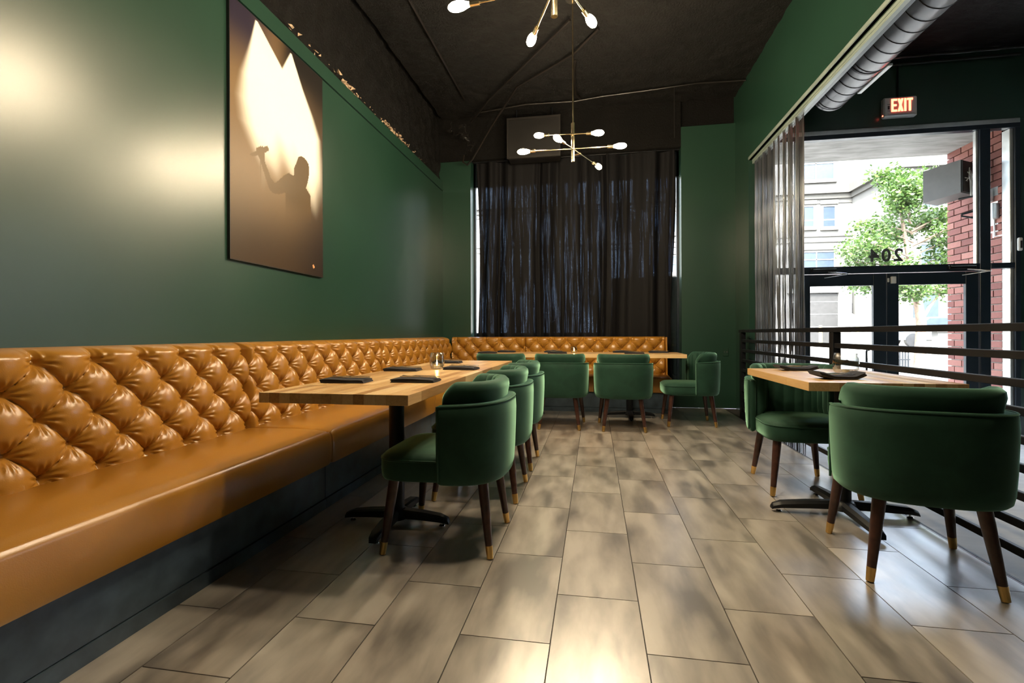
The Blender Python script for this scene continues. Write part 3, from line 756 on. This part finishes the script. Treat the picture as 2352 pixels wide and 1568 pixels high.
# ------------------------------------------------------------------ place settings
def napkin_mesh(seed, wavy=0.0):
    random.seed(seed); W2, n = 0.058, 22
    prof = [(-W2, 0.0), (W2-.004, 0.0), (W2, .004), (W2-.001, .0085), (W2-.007, .0095), (W2-.001, .0105), (W2+.001, .015), (W2-.004, .0195), (0.0, .0210), (-W2+.012, .0205), (-W2-.002, .017), (-W2-.002, .012), (-W2+.004, .0105), (-W2-.002, .009), (-W2-.003, .004)]
    rings = []; L2 = 0.110; ph = random.uniform(0, 6)
    for i in range(n+1):
        u = i/n; x = -L2+2*L2*u; e = min(u, 1-u); k = 1 if e > .08 else 0.80+.20*e/.08
        zz = wavy*(0.010*math.sin(6.0*u+ph)+0.012*(2*u-1)**4)
        rings.append([(x+0.004*math.sin(3*z*90+ph), y+0.003*math.sin(7*u+ph), z*k*(1+.12*math.sin(5*u+ph)) + (max(0, zz) if z > 0.003 else max(0, zz)*0.9)) for y, z in prof])
    return MB().rings(rings).mesh('folded_napkin', NAPKIN, True, 45)
NAPS = [napkin_mesh(1), napkin_mesh(2), napkin_mesh(3, 0.7), napkin_mesh(4, 1.0)]
def fork_mesh():
    m = MB()
    m.rings([[(x, -w, z), (x, w, z), (x, w, z+t), (x, -w, z+t)] for x, w, z, t in ((-.095, .009, 0, .002), (-.06, .007, .001, .0025), (0, .0032, .002, .003), (.03, .004, .003, .003), (.042, .011, .002, .002), (.052, .0125, .001, .002))])
    for k in range(4):
        y = -0.0105+k*0.007
        m.rings([[(x, y-w, z), (x, y+w, z), (x, y+w, z+.0016), (x, y-w, z+.0016)] for x, w, z in ((.050, .0021, .001), (.075, .0017, .002), (.096, .0010, .005))])
    return m.mesh('fork', STEEL, True, 40)
def knife_mesh():
    return MB().rings([[(x, -a, 0), (x, c, 0), (x, c, t), (x, -a, t)] for x, a, c, t in ((-.105, .006, .006, .004), (-.06, .0075, .0075, .005), (-.005, .005, .005, .005), (.005, .004, .008, .0018), (.07, .004, .010, .0014), (.10, .004, .006, .0010), (.108, .003, -.001, .0008))]).mesh('knife', STEEL, True, 40)
FORK, KNIFE = fork_mesh(), knife_mesh()
def setting(x, y, rz, var, where, cut=1):
    z = ZT+0.0005
    o = link('folded_napkin', NAPS[var], None, (x, y, z), (0, 0, rz)); tag(o, 'folded black napkin '+where, 'napkin', 'black napkins')
    def at(dx, dy): return (x+dx*math.cos(rz)-dy*math.sin(rz), y+dx*math.sin(rz)+dy*math.cos(rz), z+0.0245)
    f = link('fork', FORK, None, at(0.02, 0.016), (0, 0, rz+PI+0.06)); tag(f, 'steel fork on the napkin '+where, 'fork', 'forks')
    k = link('knife', KNIFE, None, at(0.025, -0.014), (0, 0, rz-0.04)); tag(k, 'steel knife on the napkin '+where, 'knife', 'knives')
setting(-1.225, 2.235, 0.05, 0, 'at the near wall-side place of the left table')
setting(-0.885, 2.300, 0.0, 1, 'at the near aisle-side place of the left table')
setting(-1.235, 2.975, 0.03, 0, 'at the middle wall-side place of the left table')
setting(-0.885, 3.130, -0.05, 1, 'at the aisle-side place beside the candle on the left table')
setting(-1.190, 3.800, 0.0, 0, 'behind the candle on the left table')
setting(-1.290, 5.735, 0.05, 1, 'at the left end of the back table, aisle side')
setting(-1.120, 6.100, 0.0, 0, 'at the left end of the back table, wall side')
setting(-0.440, 5.740, 0.0, 0, 'just left of the candle on the back table, aisle side')
setting(-0.520, 6.100, 0.0, 1, 'left of the candle on the back table, wall side')
setting(0.330, 6.100, 0.0, 1, 'right of the candle on the back table, wall side')
setting(0.450, 5.750, 0.0, 0, 'right of the candle on the back table, aisle side')
setting(0.760, 6.060, 0.0, 0, 'at the right end of the back table')
setting(1.260, 3.330, 0.0, 2, 'at the far place of the small table')
setting(1.235, 2.745, 0.10, 3, 'at the near place of the small table')
def tumbler(x, y, label, lit, r=0.050, h=0.112):
    t = thing('glass_tumbler', label, 'glass', (x, y, ZT+0.0005), 0, 'candle glasses')
    pr = [(0.62, 0.0), (0.80, 0.03), (0.95, 0.22), (1.0, 0.45), (0.97, 0.70), (0.84, 1.0)]
    out = [(r*a, h*b_) for a, b_ in pr]
    inn = [((r*a)-0.0016, max(h*b_, 0.006)) for a, b_ in pr][::-1]
    MB().lathe([(0.0004, 0.0)] + out + inn[:-1] + [(0.0004, 0.006)], 36).build('bowl', TUMBLER, t, 'all')
    c = thing('tealight_candle', ('burning ' if lit else 'unlit ')+'tealight candle inside the glass '+label.split(' glass ')[-1], 'candle', (x, y, ZT+0.0095), 0, 'tealights')
    MB().lathe([(0.0185, 0.0), (0.0195, 0.002), (0.0195, 0.016), (0.0185, 0.016), (0.0185, 0.012), (0.0005, 0.012)], 24).build('metal_cup', ALU, c, True)
    MB().lathe([(0.0005, 0.0121), (0.0180, 0.0121), (0.0180, 0.0128), (0.0005, 0.0128)], 24).build('wax', WAX, c, True)
    MB().tube((0, 0, 0.0128), (0, 0, 0.020), 0.0008, None, 6).build('wick', BLACKP, c)
    if lit:
        MB().lathe([(0.0003, 0.018), (0.0035, 0.022), (0.0050, 0.028), (0.0040, 0.036), (0.0020, 0.044), (0.0003, 0.050)], 12).build('flame', FLAME, c, 'all')
    return t
tumbler(-1.055, 3.13, 'clear tumbler glass with a lit candle on the left table', True)
tumbler(-0.250, 5.90, 'clear tumbler glass with a lit candle on the back table', True, 0.040, 0.08)
g3 = tumbler(1.420, 3.05, 'clear round glass on the small table by the railing', False, 0.066, 0.120)
em = MB()
for px, pz, s in ((0, 0.012, .007), (-.006, 0.006, .007), (.006, 0.006, .007), (-.011, 0, .006), (.011, 0, .006), (0, 0.002, .010)):
    em.prism([(px+s*math.cos(k*PI/3)*1.1, pz+s*.55*math.sin(k*PI/3)) for k in range(6)], 'y', -0.0672, -0.0662)
em.build('printed_mark', BLACKP, g3, False, (0.0, 0, 0.070), (0, 0, -0.36))

# ------------------------------------------------------------------ chandeliers
def chandelier(label, x, y, arms, rod):
    c = thing('chandelier', label, 'chandelier', (x, y, 0), 0, 'brass chandeliers')
    MB().tube((0, 0, 2.60), (0, 0, 2.96), 0.0165, None, 16).build('hub_tube', LAMPM, c, True)
    MB().tube((0, 0, 2.96), (0, 0, ZC-0.04), 0.007, None, 10).build('stem', LAMPM, c, True)
    MB().lathe([(0.065, ZC-0.045), (0.065, ZC-0.02), (0.010, ZC-0.015)], 24).build('canopy', LAMPM, c, True)
    for A, B in arms:
        A, B = Vector(A), Vector(B); d = (B-A).normalized(); mid = (A+B)/2
        a0, b0 = A+d*0.075, B-d*0.075
        ar = MB().tube(a0-d*0.035, b0+d*0.035, 0.0058, None, 10).build('arm', LAMPM, c, True)
        cl = min(max(((Vector((0, 0, mid.z))-A).dot(d)), 0.1), (B-A).length-0.1); p = A+d*cl
        MB().tube((0, 0, p.z), p, 0.0085, None, 10).tube(p-d*0.012, p+d*0.012, 0.0105, None, 12).build('clamp', LAMPM, ar, True)
        for P, s in ((A, d), (B, -d)):
            q = P+s*0.062
            MB().tube(q+s*0.050, q-s*0.004, 0.0150, None, 16).build('socket', LAMPM, ar, True)
            # elongated bulb
            up = Vector((0, 0, 1)); w_ = s.cross(up).normalized(); up = w_.cross(s)
            rings = []
            for k, r in ((0.060, 0.011), (0.045, 0.015), (0.020, 0.0235), (-0.010, 0.0265), (-0.035, 0.0235), (-0.052, 0.015), (-0.060, 0.005)):
                rings.append([tuple(P+s*k+(w_*math.cos(2*PI*j/12)+up*math.sin(2*PI*j/12))*r) for j in range(12)])
            MB().rings(rings).build('bulb', BULBM, ar, 'all')
    return c
chandelier('brass six bulb chandelier over the middle of the room', -0.193, 4.50,
    [((-0.33, 0.15, 2.93), (0.225, -0.15, 2.79)), ((-0.462, 0.0, 2.725), (0.425, 0.0, 2.718)), ((-0.11, -0.41, 2.66), (0.232, 0.34, 2.66))], 0)
chandelier('brass six bulb chandelier nearest the viewer, cut by the top of the photo', -0.195, 2.42,
    [((-0.50, 0.02, 2.725), (0.45, -0.02, 2.76)), ((-0.165, 0.40, 2.745), (0.165, -0.40, 2.745)), ((0.178, 0.43, 2.835), (-0.178, -0.43, 2.835))], 0)

# ------------------------------------------------------------------ concert poster
SIL = [(0.167,0.43),(0.185,0.44),(0.225,0.458),(0.225,0.468),(0.24,0.478),(0.243,0.474),(0.255,0.486),(0.259,0.481),(0.27,0.492),(0.275,0.486),(0.289,0.494),(0.295,0.49),(0.336,0.506),(0.35,0.498),(0.35,0.489),(0.323,0.474),(0.309,0.471),(0.306,0.453),(0.307,0.437),(0.323,0.42),(0.348,0.398),(0.367,0.378),(0.404,0.366),(0.411,0.363),(0.456,0.385),(0.511,0.416),(0.55,0.433),(0.567,0.439),(0.602,0.437),(0.623,0.436),(0.626,0.455),(0.63,0.479),(0.656,0.503),(0.665,0.519),(0.681,0.536),(0.712,0.548),(0.75,0.549),(0.781,0.542),(0.807,0.531),(0.817,0.511),(0.817,0.49),(0.806,0.461),(0.79,0.429),(0.773,0.409),(0.806,0.394),(0.832,0.382),(0.84,0.25),(0.527,0.22),(0.528,0.343),(0.455,0.323),(0.403,0.316),(0.367,0.321),(0.347,0.334),(0.332,0.348),(0.313,0.37),(0.293,0.393),(0.276,0.414),(0.264,0.428),(0.241,0.444),(0.208,0.432),(0.176,0.428)]
def inside(u, v):
    c = False; n = len(SIL); j = n-1
    for i in range(n):
        (xi, yi), (xj, yj) = SIL[i], SIL[j]
        if (yi > v) != (yj > v) and u < (xj-xi)*(v-yi)/(yj-yi)+xi: c = not c
        j = i
    return c
def sst(a, b_, x):
    t = min(1, max(0, (x-a)/(b_-a))); return t*t*(3-2*t)
def mixc(a, b_, k): return tuple(x+(y-x)*k for x, y in zip(a, b_))
def edge(pts, v):
    """u of a poly-line given from top to bottom"""
    if v >= pts[0][1]: return pts[0][0]
    for (u0, v0), (u1, v1) in zip(pts, pts[1:]):
        if v >= v1: return u0+(u1-u0)*(v0-v)/(v0-v1)
    return pts[-1][0]
def poster_col(u, v):
    D = 0.62
    base = mixc((0.045, 0.026, 0.010), (0.30, 0.185, 0.085), sst(0.0, 0.42, v))
    base = mixc(base, (0.10, 0.055, 0.022), sst(0.25, 0.0, v)*0.5)
    base = mixc(base, (0.030, 0.017, 0.010), sst(0.45, 1.0, u)*(1-0.25*sst(0.0, 0.4, v)))
    base = mixc(base, (0.035, 0.026, 0.050), sst(0.66, 0.95, v)*sst(0.55, 0.15, u))
    base = mixc(base, (0.016, 0.012, 0.010), sst(0.70, 0.95, v)*sst(0.35, 0.60, u))
    base = tuple(x*D for x in base); k = 0.0
    # first lamp
    l = edge([(0.225, 0.99), (0.165, 0.85), (0.115, 0.74), (0.10, 0.64), (0.14, 0.55), (0.24, 0.47), (0.34, 0.40)], v)
    r = edge([(0.245, 0.99), (0.49, 0.885), (0.80, 0.76), (0.93, 0.64), (0.95, 0.50)], v)
    sf_ = 0.012+0.16*sst(0.99, 0.45, v)
    if v < 0.99: k = max(k, sst(-sf_*.6, sf_*.6, u-l)*sst(-sf_*.5, sf_*.5, r-u))
    l2 = edge([(0.590, 0.985), (0.50, 0.89), (0.40, 0.80)], v); r2 = edge([(0.605, 0.985), (0.73, 0.87), (0.86, 0.77), (0.95, 0.68), (0.965, 0.55)], v)
    if v < 0.985: k = max(k, sst(-.01, sf_*.5, u-l2)*sst(-sf_*.4, sf_*.5, r2-u))
    if v > 0.79 and u > 0.30: # keep the dark notch between the two lamps
        if u > r+0.01 and u < l2-0.01: k = 0
    k *= sst(0.33, 0.56, v+0.05*math.sin(9*u)+0.02*math.sin(31*u+17*v))
    c = mixc(base, (0.93, 0.87, 0.76), k)
    if inside(u, v):
        c = mixc((0.085, 0.050, 0.016), (0.15, 0.095, 0.040), sst(0.7, 0.2, u)*sst(0.25, 0.4, v))
        c = mixc(c, base, sst(0.34, 0.24, v)*0.85)
    elif abs(u-(0.268-0.0*v)) < 0.006 and 0.27 < v < 0.44:
        c = mixc(c, (0.15, 0.095, 0.04), sst(0.27, 0.42, v)*0.7)
    for (a, b_, rr) in ((0.868, 0.046, 0.010), (0.878, 0.041, 0.008), (0.870, 0.037, 0.006)):
        if math.hypot(u-a, (v-b_)*1.6) < rr: c = (0.75, 0.36, 0.16)
    return c
PY0, PY1, PZ0, PZ1 = 2.590, 3.605, 1.470, 3.085
po = thing('concert_poster', 'tall poster of a singer silhouetted under stage lights on the left wall', 'poster', (XW, (PY0+PY1)/2, PZ0))
MB().quad_box(0.001, 0.020, -(PY1-PY0)/2, (PY1-PY0)/2, 0, PZ1-PZ0).build('panel', BLACKP, po)
m = MB(); NU, NV = 170, 260
m.grid(lambda u, v: (0.0206, -(PY1-PY0)/2+0.004+(PY1-PY0-0.008)*u, 0.004+(PZ1-PZ0-0.008)*v), NU, NV)
me = m.mesh('print', None)
ca = me.color_attributes.new('print', 'FLOAT_COLOR', 'POINT')
vals = []
for i in range(NU+1):
    for j in range(NV+1):
        c = poster_col(i/NU, j/NV); vals += [c[0], c[1], c[2], 1.0]
ca.data.foreach_set('color', vals)
g = N('poster print'); at_ = g.n('ShaderNodeAttribute'); at_.attribute_name = 'print'; g.col(at_.outputs['Color']); g.set(Roughness=0.45, Specular_IOR_Level=0.3)
me.materials.append(g.m); link('print', me, po)

# ------------------------------------------------------------------ the street outside
def gz(y): return ZV-0.02+(y-YD)*0.0275 if y > 9.5 else ZV-0.02+(9.5-YD)*0.0275*0+0.0
def plane(y0, y1, x0, x1, z0, z1, t=0.12):
    return MB().prism([(y0, z0-t), (y1, z1-t), (y1, z1), (y0, z0)], 'x', x0, x1)
struct('ground_sidewalk', plane(YD+0.1, 12.0, -30, 60, ZV-0.01, ZV+0.03), WALK, 'pale pavement outside the entrance', 'pavement')
struct('ground_road', plane(12.0, 22.5, -30, 60, ZV-0.02, ZV+0.20), ROAD, 'sunlit road outside', 'road')
struct('ground_far_walk', plane(22.5, 60, -30, 80, ZV+0.34, 0.42), WALK, 'far pavement across the road', 'pavement')
struct('ceiling_entry', MB().quad_box(1.6, 5.9, YD+0.25, 8.02, 3.60, 3.90), SOFFIT, 'board marked concrete canopy over the entrance', 'canopy')
wb = struct('wall_brick', MB().quad_box(5.112, 5.60, YD+0.14, 7.99, ZV, 3.60), MORTAR, 'red brick side wall of the recessed entrance', 'brick wall')
random.seed(17); bz = ZV+0.006; row = 0
PB, LB = 0.0935, 0.275
while bz < 3.52:
    y = YD+0.14-(LB/2 if row % 2 else 0.0)
    while y < 7.99:
        a, c = max(y+0.006, YD+0.142), min(y+LB-0.006, 7.998)
        if c-a > 0.03:
            key = ('brick', round(c-a, 3))
            if key not in full: full[key] = MB().bbox(-0.03, 0.012, -(c-a)/2, (c-a)/2, 0, PB-0.013, 0.003).mesh('brick', BRICK)
            link('brick', full[key], wb, (5.112-0.012+random.uniform(-.001, .001), (a+c)/2, bz))
        y += LB
    bz += PB; row += 1
# box on a bracket fixed to the brick wall
sp = thing('outdoor_speaker', 'grey box speaker with cabled black rear on a wall bracket outside', 'speaker', (4.76, 7.50, 3.03), math.radians(33))
MB().prism([(-0.22, -0.19), (0.20, -0.23), (0.20, 0.21), (-0.22, 0.24)], 'x', -0.17, 0.17).build('cabinet', flat('grey speaker case', (0.10, 0.095, 0.09), 0.6), sp)
MB().bbox(-0.16, 0.16, -0.236, -0.221, -0.18, 0.23, 0.004).build('rear_panel', BLACKP, sp)
cb = MB()
random.seed(9)
for k in range(7):
    a = (random.uniform(-.12, .12), -0.238, random.uniform(-.1, .18)); q = (random.uniform(-.12, .14), -0.275, random.uniform(-.1, .1)); e = (random.uniform(.0, .12), -0.25, -0.22)
    cb.pipe([a, q, e], 0.006, 6)
cb.build('cables', WHITEP, sp, True)
MB().tube((0.05, -0.10, -0.225), (0.05, -0.36, -0.225), 0.014).build('bracket_arm', IRON, sp, True)
jb = thing('junction_box', 'grey bracket plate and junction box on the brick wall', 'junction box', (5.085, 7.16, 2.55))
MB().bbox(-0.015, 0.012, -0.06, 0.06, -0.33, 0.33, 0.003).build('mounting_plate', ALU, jb)
MB().bbox(-0.09, -0.015, -0.085, 0.085, -0.10, 0.10, 0.008).build('box', ALU, jb)
MB().bbox(-0.11, -0.015, 0.0, 0.05, 0.14, 0.30, 0.006).build('upper_bracket', ALU, jb)
MB().tube((-0.05, 0.02, 0.08), (-0.28, 0.16, 0.02), 0.014).tube((-0.05, 0.02, -0.10), (-0.28, 0.16, 0.0), 0.012).build('arm', IRON, jb, True)
MB().pipe([(-0.03, -0.02, -0.10), (-0.03, -0.03, -0.32), (-0.008, -0.12, -0.32), (-0.008, -0.20, -0.30)], 0.010, 8).build('pipe', WHITEP, jb, True)

# tree
def street_tree(label, loc, seed):
    random.seed(seed)
    t = thing('street_tree', label, 'tree', loc)
    tr = MB().pipe([(-0.02, 0, 0), (0.0, 0, 0.8), (0.03, 0, 1.5), (-0.08, 0, 2.3), (-0.22, 0.05, 3.2), (-0.45, 0.05, 4.6), (-0.70, 0, 6.2)], [0.17, 0.15, 0.14, 0.12, 0.09, 0.055, 0.02], 10).build('trunk', BARK, t, True)
    br = MB(); ends = []
    for k in range(34):
        h = random.uniform(1.9, 6.1); a = random.uniform(0, 2*PI); R_ = 0.3+1.55*math.sin(min(1, max(0.0, (7.4-h)/5.0))*PI/2)*random.uniform(.75, 1.1)
        p0 = Vector((-0.22*(h-1)/3, 0, h)); p1 = p0+Vector((math.cos(a)*R_*.5, math.sin(a)*R_*.5, 0.35)); p2 = p0+Vector((math.cos(a)*R_, math.sin(a)*R_, 0.55))
        br.pipe([p0, p1, p2], [0.035, 0.022, 0.008], 6); ends += [(p1, .45), (p2, .42), ((p1+p2)/2, .42)]
    br.pipe([(0.02, 0, 1.55), (0.35, 0.1, 2.05), (0.8, 0.2, 2.6)], [0.06, 0.045, 0.02], 8)
    br.build('branch', BARK, t, True)
    ends += [(Vector((-0.75, 0, 6.4)), .4), (Vector((-0.70, 0.1, 5.9)), .5), (Vector((0.9, 0.2, 2.7)), .5), (Vector((-1.9, 0, 2.9)), .35)]
    lf = MB()
    for c, r in ends:
        for k in range(150):
            d = Vector((random.gauss(0, 1), random.gauss(0, 1), random.gauss(0, .8))); d = d.normalized()*r*random.uniform(.3, 1.15)
            p = c+d; s = random.uniform(.035, .07)
            a = Vector((random.uniform(-1, 1), random.uniform(-1, 1), random.uniform(-.6, .6))).normalized(); b2 = a.cross(Vector((random.uniform(-1, 1), random.uniform(-1, 1), random.uniform(-1, 1)))).normalized()
            n = len(lf.v); lf.v += [tuple(p-a*s), tuple(p+b2*s*.7), tuple(p+a*s*1.2), tuple(p-b2*s*.7)]; lf.f.append((n, n+1, n+2, n+3))
    fo = lf.build('foliage', LEAF, t); fo['kind'] = 'stuff'
    return t
street_tree('leafy green street tree standing across the pavement', (10.62, 18.0, -0.18), 44)
gr = thing('tree_guard', 'low black slatted guard beside the street tree', 'tree guard', (9.55, 17.6, -0.20))
for i in range(13): MB().bbox(-0.5+i*0.082-.02, -0.5+i*0.082+.02, -0.012, 0.012, 0, 0.62, 0.002).build('slat', IRON, gr)
MB().bbox(-0.54, 0.54, -0.02, 0.02, 0.30, 0.34, 0.003).bbox(-0.54, 0.54, -0.02, 0.02, 0.56, 0.60, 0.003).build('rail', IRON, gr)

# apartment building across the road
ab = thing('apartment_building', 'cream apartment building across the road', 'building', (0, 33.0, 0.2))
part = lambda nm, mat, *boxes: [m_ for m_ in [MB()]][0]
def pbox(nm, mat, par, *bx):
    m_ = MB()
    for q in bx: m_.quad_box(*q)
    return m_.build(nm, mat, par)
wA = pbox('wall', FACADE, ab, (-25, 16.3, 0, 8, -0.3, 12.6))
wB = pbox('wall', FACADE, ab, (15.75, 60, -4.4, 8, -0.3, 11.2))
def stone(par, x0, x1, y, zs):
    for z0, z1, pr in zs: pbox('stone_band', STONE, par, (x0, x1, y-pr, y, z0, z1))
stone(ab, -25, 16.3, 0, ((9.15, 9.45, .12), (9.45, 9.95, .3), (6.45, 6.62, .08), (6.80, 6.92, .08), (8.87, 9.0, .05)))
stone(ab, 15.45, 60, -4.4, ((9.15, 9.45, .12), (9.45, 9.95, .3), (6.45, 6.62, .08), (6.80, 6.92, .08)))
pbox('stone_band', STONE, ab, (15.45, 15.75, -4.4, 0, 9.45, 9.95)); pbox('stone_band', STONE, ab, (15.63, 15.75, -4.4, 0, 9.15, 9.45))
def window(x0, x1, z0, z1, y, nv=0, nh=None, sill=True):
    z0 -= 0.2; z1 -= 0.2
    f_ = MB(); t_ = 0.07
    for q in ((x0-t_, x0, z0-t_, z1+t_), (x1, x1+t_, z0-t_, z1+t_), (x0, x1, z1, z1+t_), (x0, x1, z0-t_, z0)): f_.quad_box(q[0], q[1], y-0.06, y+0.04, q[2], q[3])
    for i in range(nv): xm = x0+(x1-x0)*(i+1)/(nv+1); f_.quad_box(xm-.03, xm+.03, y-0.05, y+0.04, z0, z1)
    if nh is not None: zm = z0+(z1-z0)*nh; f_.quad_box(x0, x1, y-0.05, y+0.04, zm-.03, zm+.03)
    o = f_.build('window', WHITE, ab)
    pbox('pane', WGLASS, o, (x0, x1, y-0.02, y-0.004, z0, z1))
    if sill: pbox('sill', STONE, o, (x0-.18, x1+.18, y-0.14, y, z0-.24, z0-.08)); pbox('lintel', STONE, o, (x0-.18, x1+.18, y-0.08, y, z1+.15, z1+.40))
for dx in (0, -4.6, -9.2):
    window(12.90+dx, 13.54+dx, 7.66, 8.90, 0); window(14.10+dx, 14.76+dx, 7.62, 8.86, 0)
    window(12.70+dx, 14.70+dx, 5.00, 6.03, 0, 1, .55); window(12.70+dx, 14.68+dx, 10.6, 11.9, 0, 1, .75)
for x in (17.0, 19.6, 22.2):
    window(x, x+0.72, 7.55, 8.35, -4.4, 1, .9, True)
    a0 = MB(); ctr = (x+.36, 8.20)
    a0.prism([(ctr[0]+.45*math.cos(PI*k/12), ctr[1]+.45*math.sin(PI*k/12)) for k in range(13)], 'y', -4.46, -4.40)
    o = a0.build('arch_frame', WHITE, ab); MB().prism([(ctr[0]+.36*math.cos(PI*k/12), ctr[1]+.36*math.sin(PI*k/12)) for k in range(13)], 'y', -4.47, -4.455).build('pane', WGLASS, o)
    window(x-.1, x+.9, 4.3, 5.6, -4.4, 1, .5); 
# ground floor
pbox('garage_surround', WHITE, ab, (12.0, 14.95, -0.25, 0, 3.28, 3.75))
gd = pbox('garage_door', GREYD, ab, (12.2, 14.86, -0.10, 0.0, 0.0, 3.25))
for z in (1.15, 1.95, 2.72): pbox('panel_joint', WHITE, gd, (12.2, 14.86, -0.115, -0.09, z-.02, z+.02))
pbox('pilaster', FACADE, ab, (14.88, 15.55, -0.35, 0, -0.2, 3.75)); pbox('door', GREYD, ab, (15.62, 16.05, -0.06, 0, 0.9, 2.6))
for x0, x1 in ((16.55, 17.7), (18.2, 19.6), (20.2, 21.6)): pbox('dark_opening', WGLASS, ab, (x0, x1, -4.43, -4.395, 0.4, 2.9))
tag(MB().prism([(0, 0), (2.4, 0), (2.4, 0.5), (0, 1.9)], 'y', 30.5, 31.2).build('stair_wall', FACADE, None, False, (14.45, 0, 0.25)), 'pale sloping stair wall beside the garage across the road', 'stair wall')
struct('ground_low_wall', MB().quad_box(14.6, 60, 23.6, 24.0, 0.0, 1.02).quad_box(14.5, 60, 23.5, 24.1, 1.02, 1.12), FACADE, 'low pale retaining wall behind the street tree', 'wall')
for i, (x, y) in enumerate(((12.5, 29.6), (14.05, 28.9))):
    bo = thing('bollard', 'yellow bollard in front of the garage, '+('left one' if i == 0 else 'right one beside the stair wall'), 'bollard', (x, y, 0.25), 0, 'yellow bollards')
    MB().tube((0, 0, 0), (0, 0, 1.1), 0.09, None, 14).build('post', YELLOW, bo, True)
    MB().lathe([(0.09, 1.1), (0.07, 1.15), (0.002, 1.17)], 14).build('cap', YELLOW, bo, True)
# parked car
car = thing('parked_car', 'pale blue car parked behind the low wall across the road', 'car', (16.2, 26.6, 0.30))
CARP = flat('pale blue car paint', (0.10, 0.125, 0.145), 0.25)
body = [(-2.1, .35), (-2.15, .65), (-2.0, .88), (-1.2, .98), (-.65, 1.42), (.55, 1.46), (1.2, 1.02), (2.0, .92), (2.15, .6), (2.1, .35)]
MB().rings([[(x, y, z) for x, z in [(bx*(1-.02*abs(y)), bz_*(1 if abs(y) < .8 else .97)) for bx, bz_ in body]] for y in (-.85, -.7, .7, .85)]).build('body', CARP, car, True)
MB().prism([(-1.08, 1.0), (-.62, 1.36), (.50, 1.40), (1.05, 1.03)], 'y', -.862, .862).build('window_band', WGLASS, car)
for x in (-1.3, 1.3):
    for y in (-.8, .8): MB().tube((x, y-.1, .33), (x, y+.1, .33), .33, None, 20).build('wheel', BLACKP, car, True)
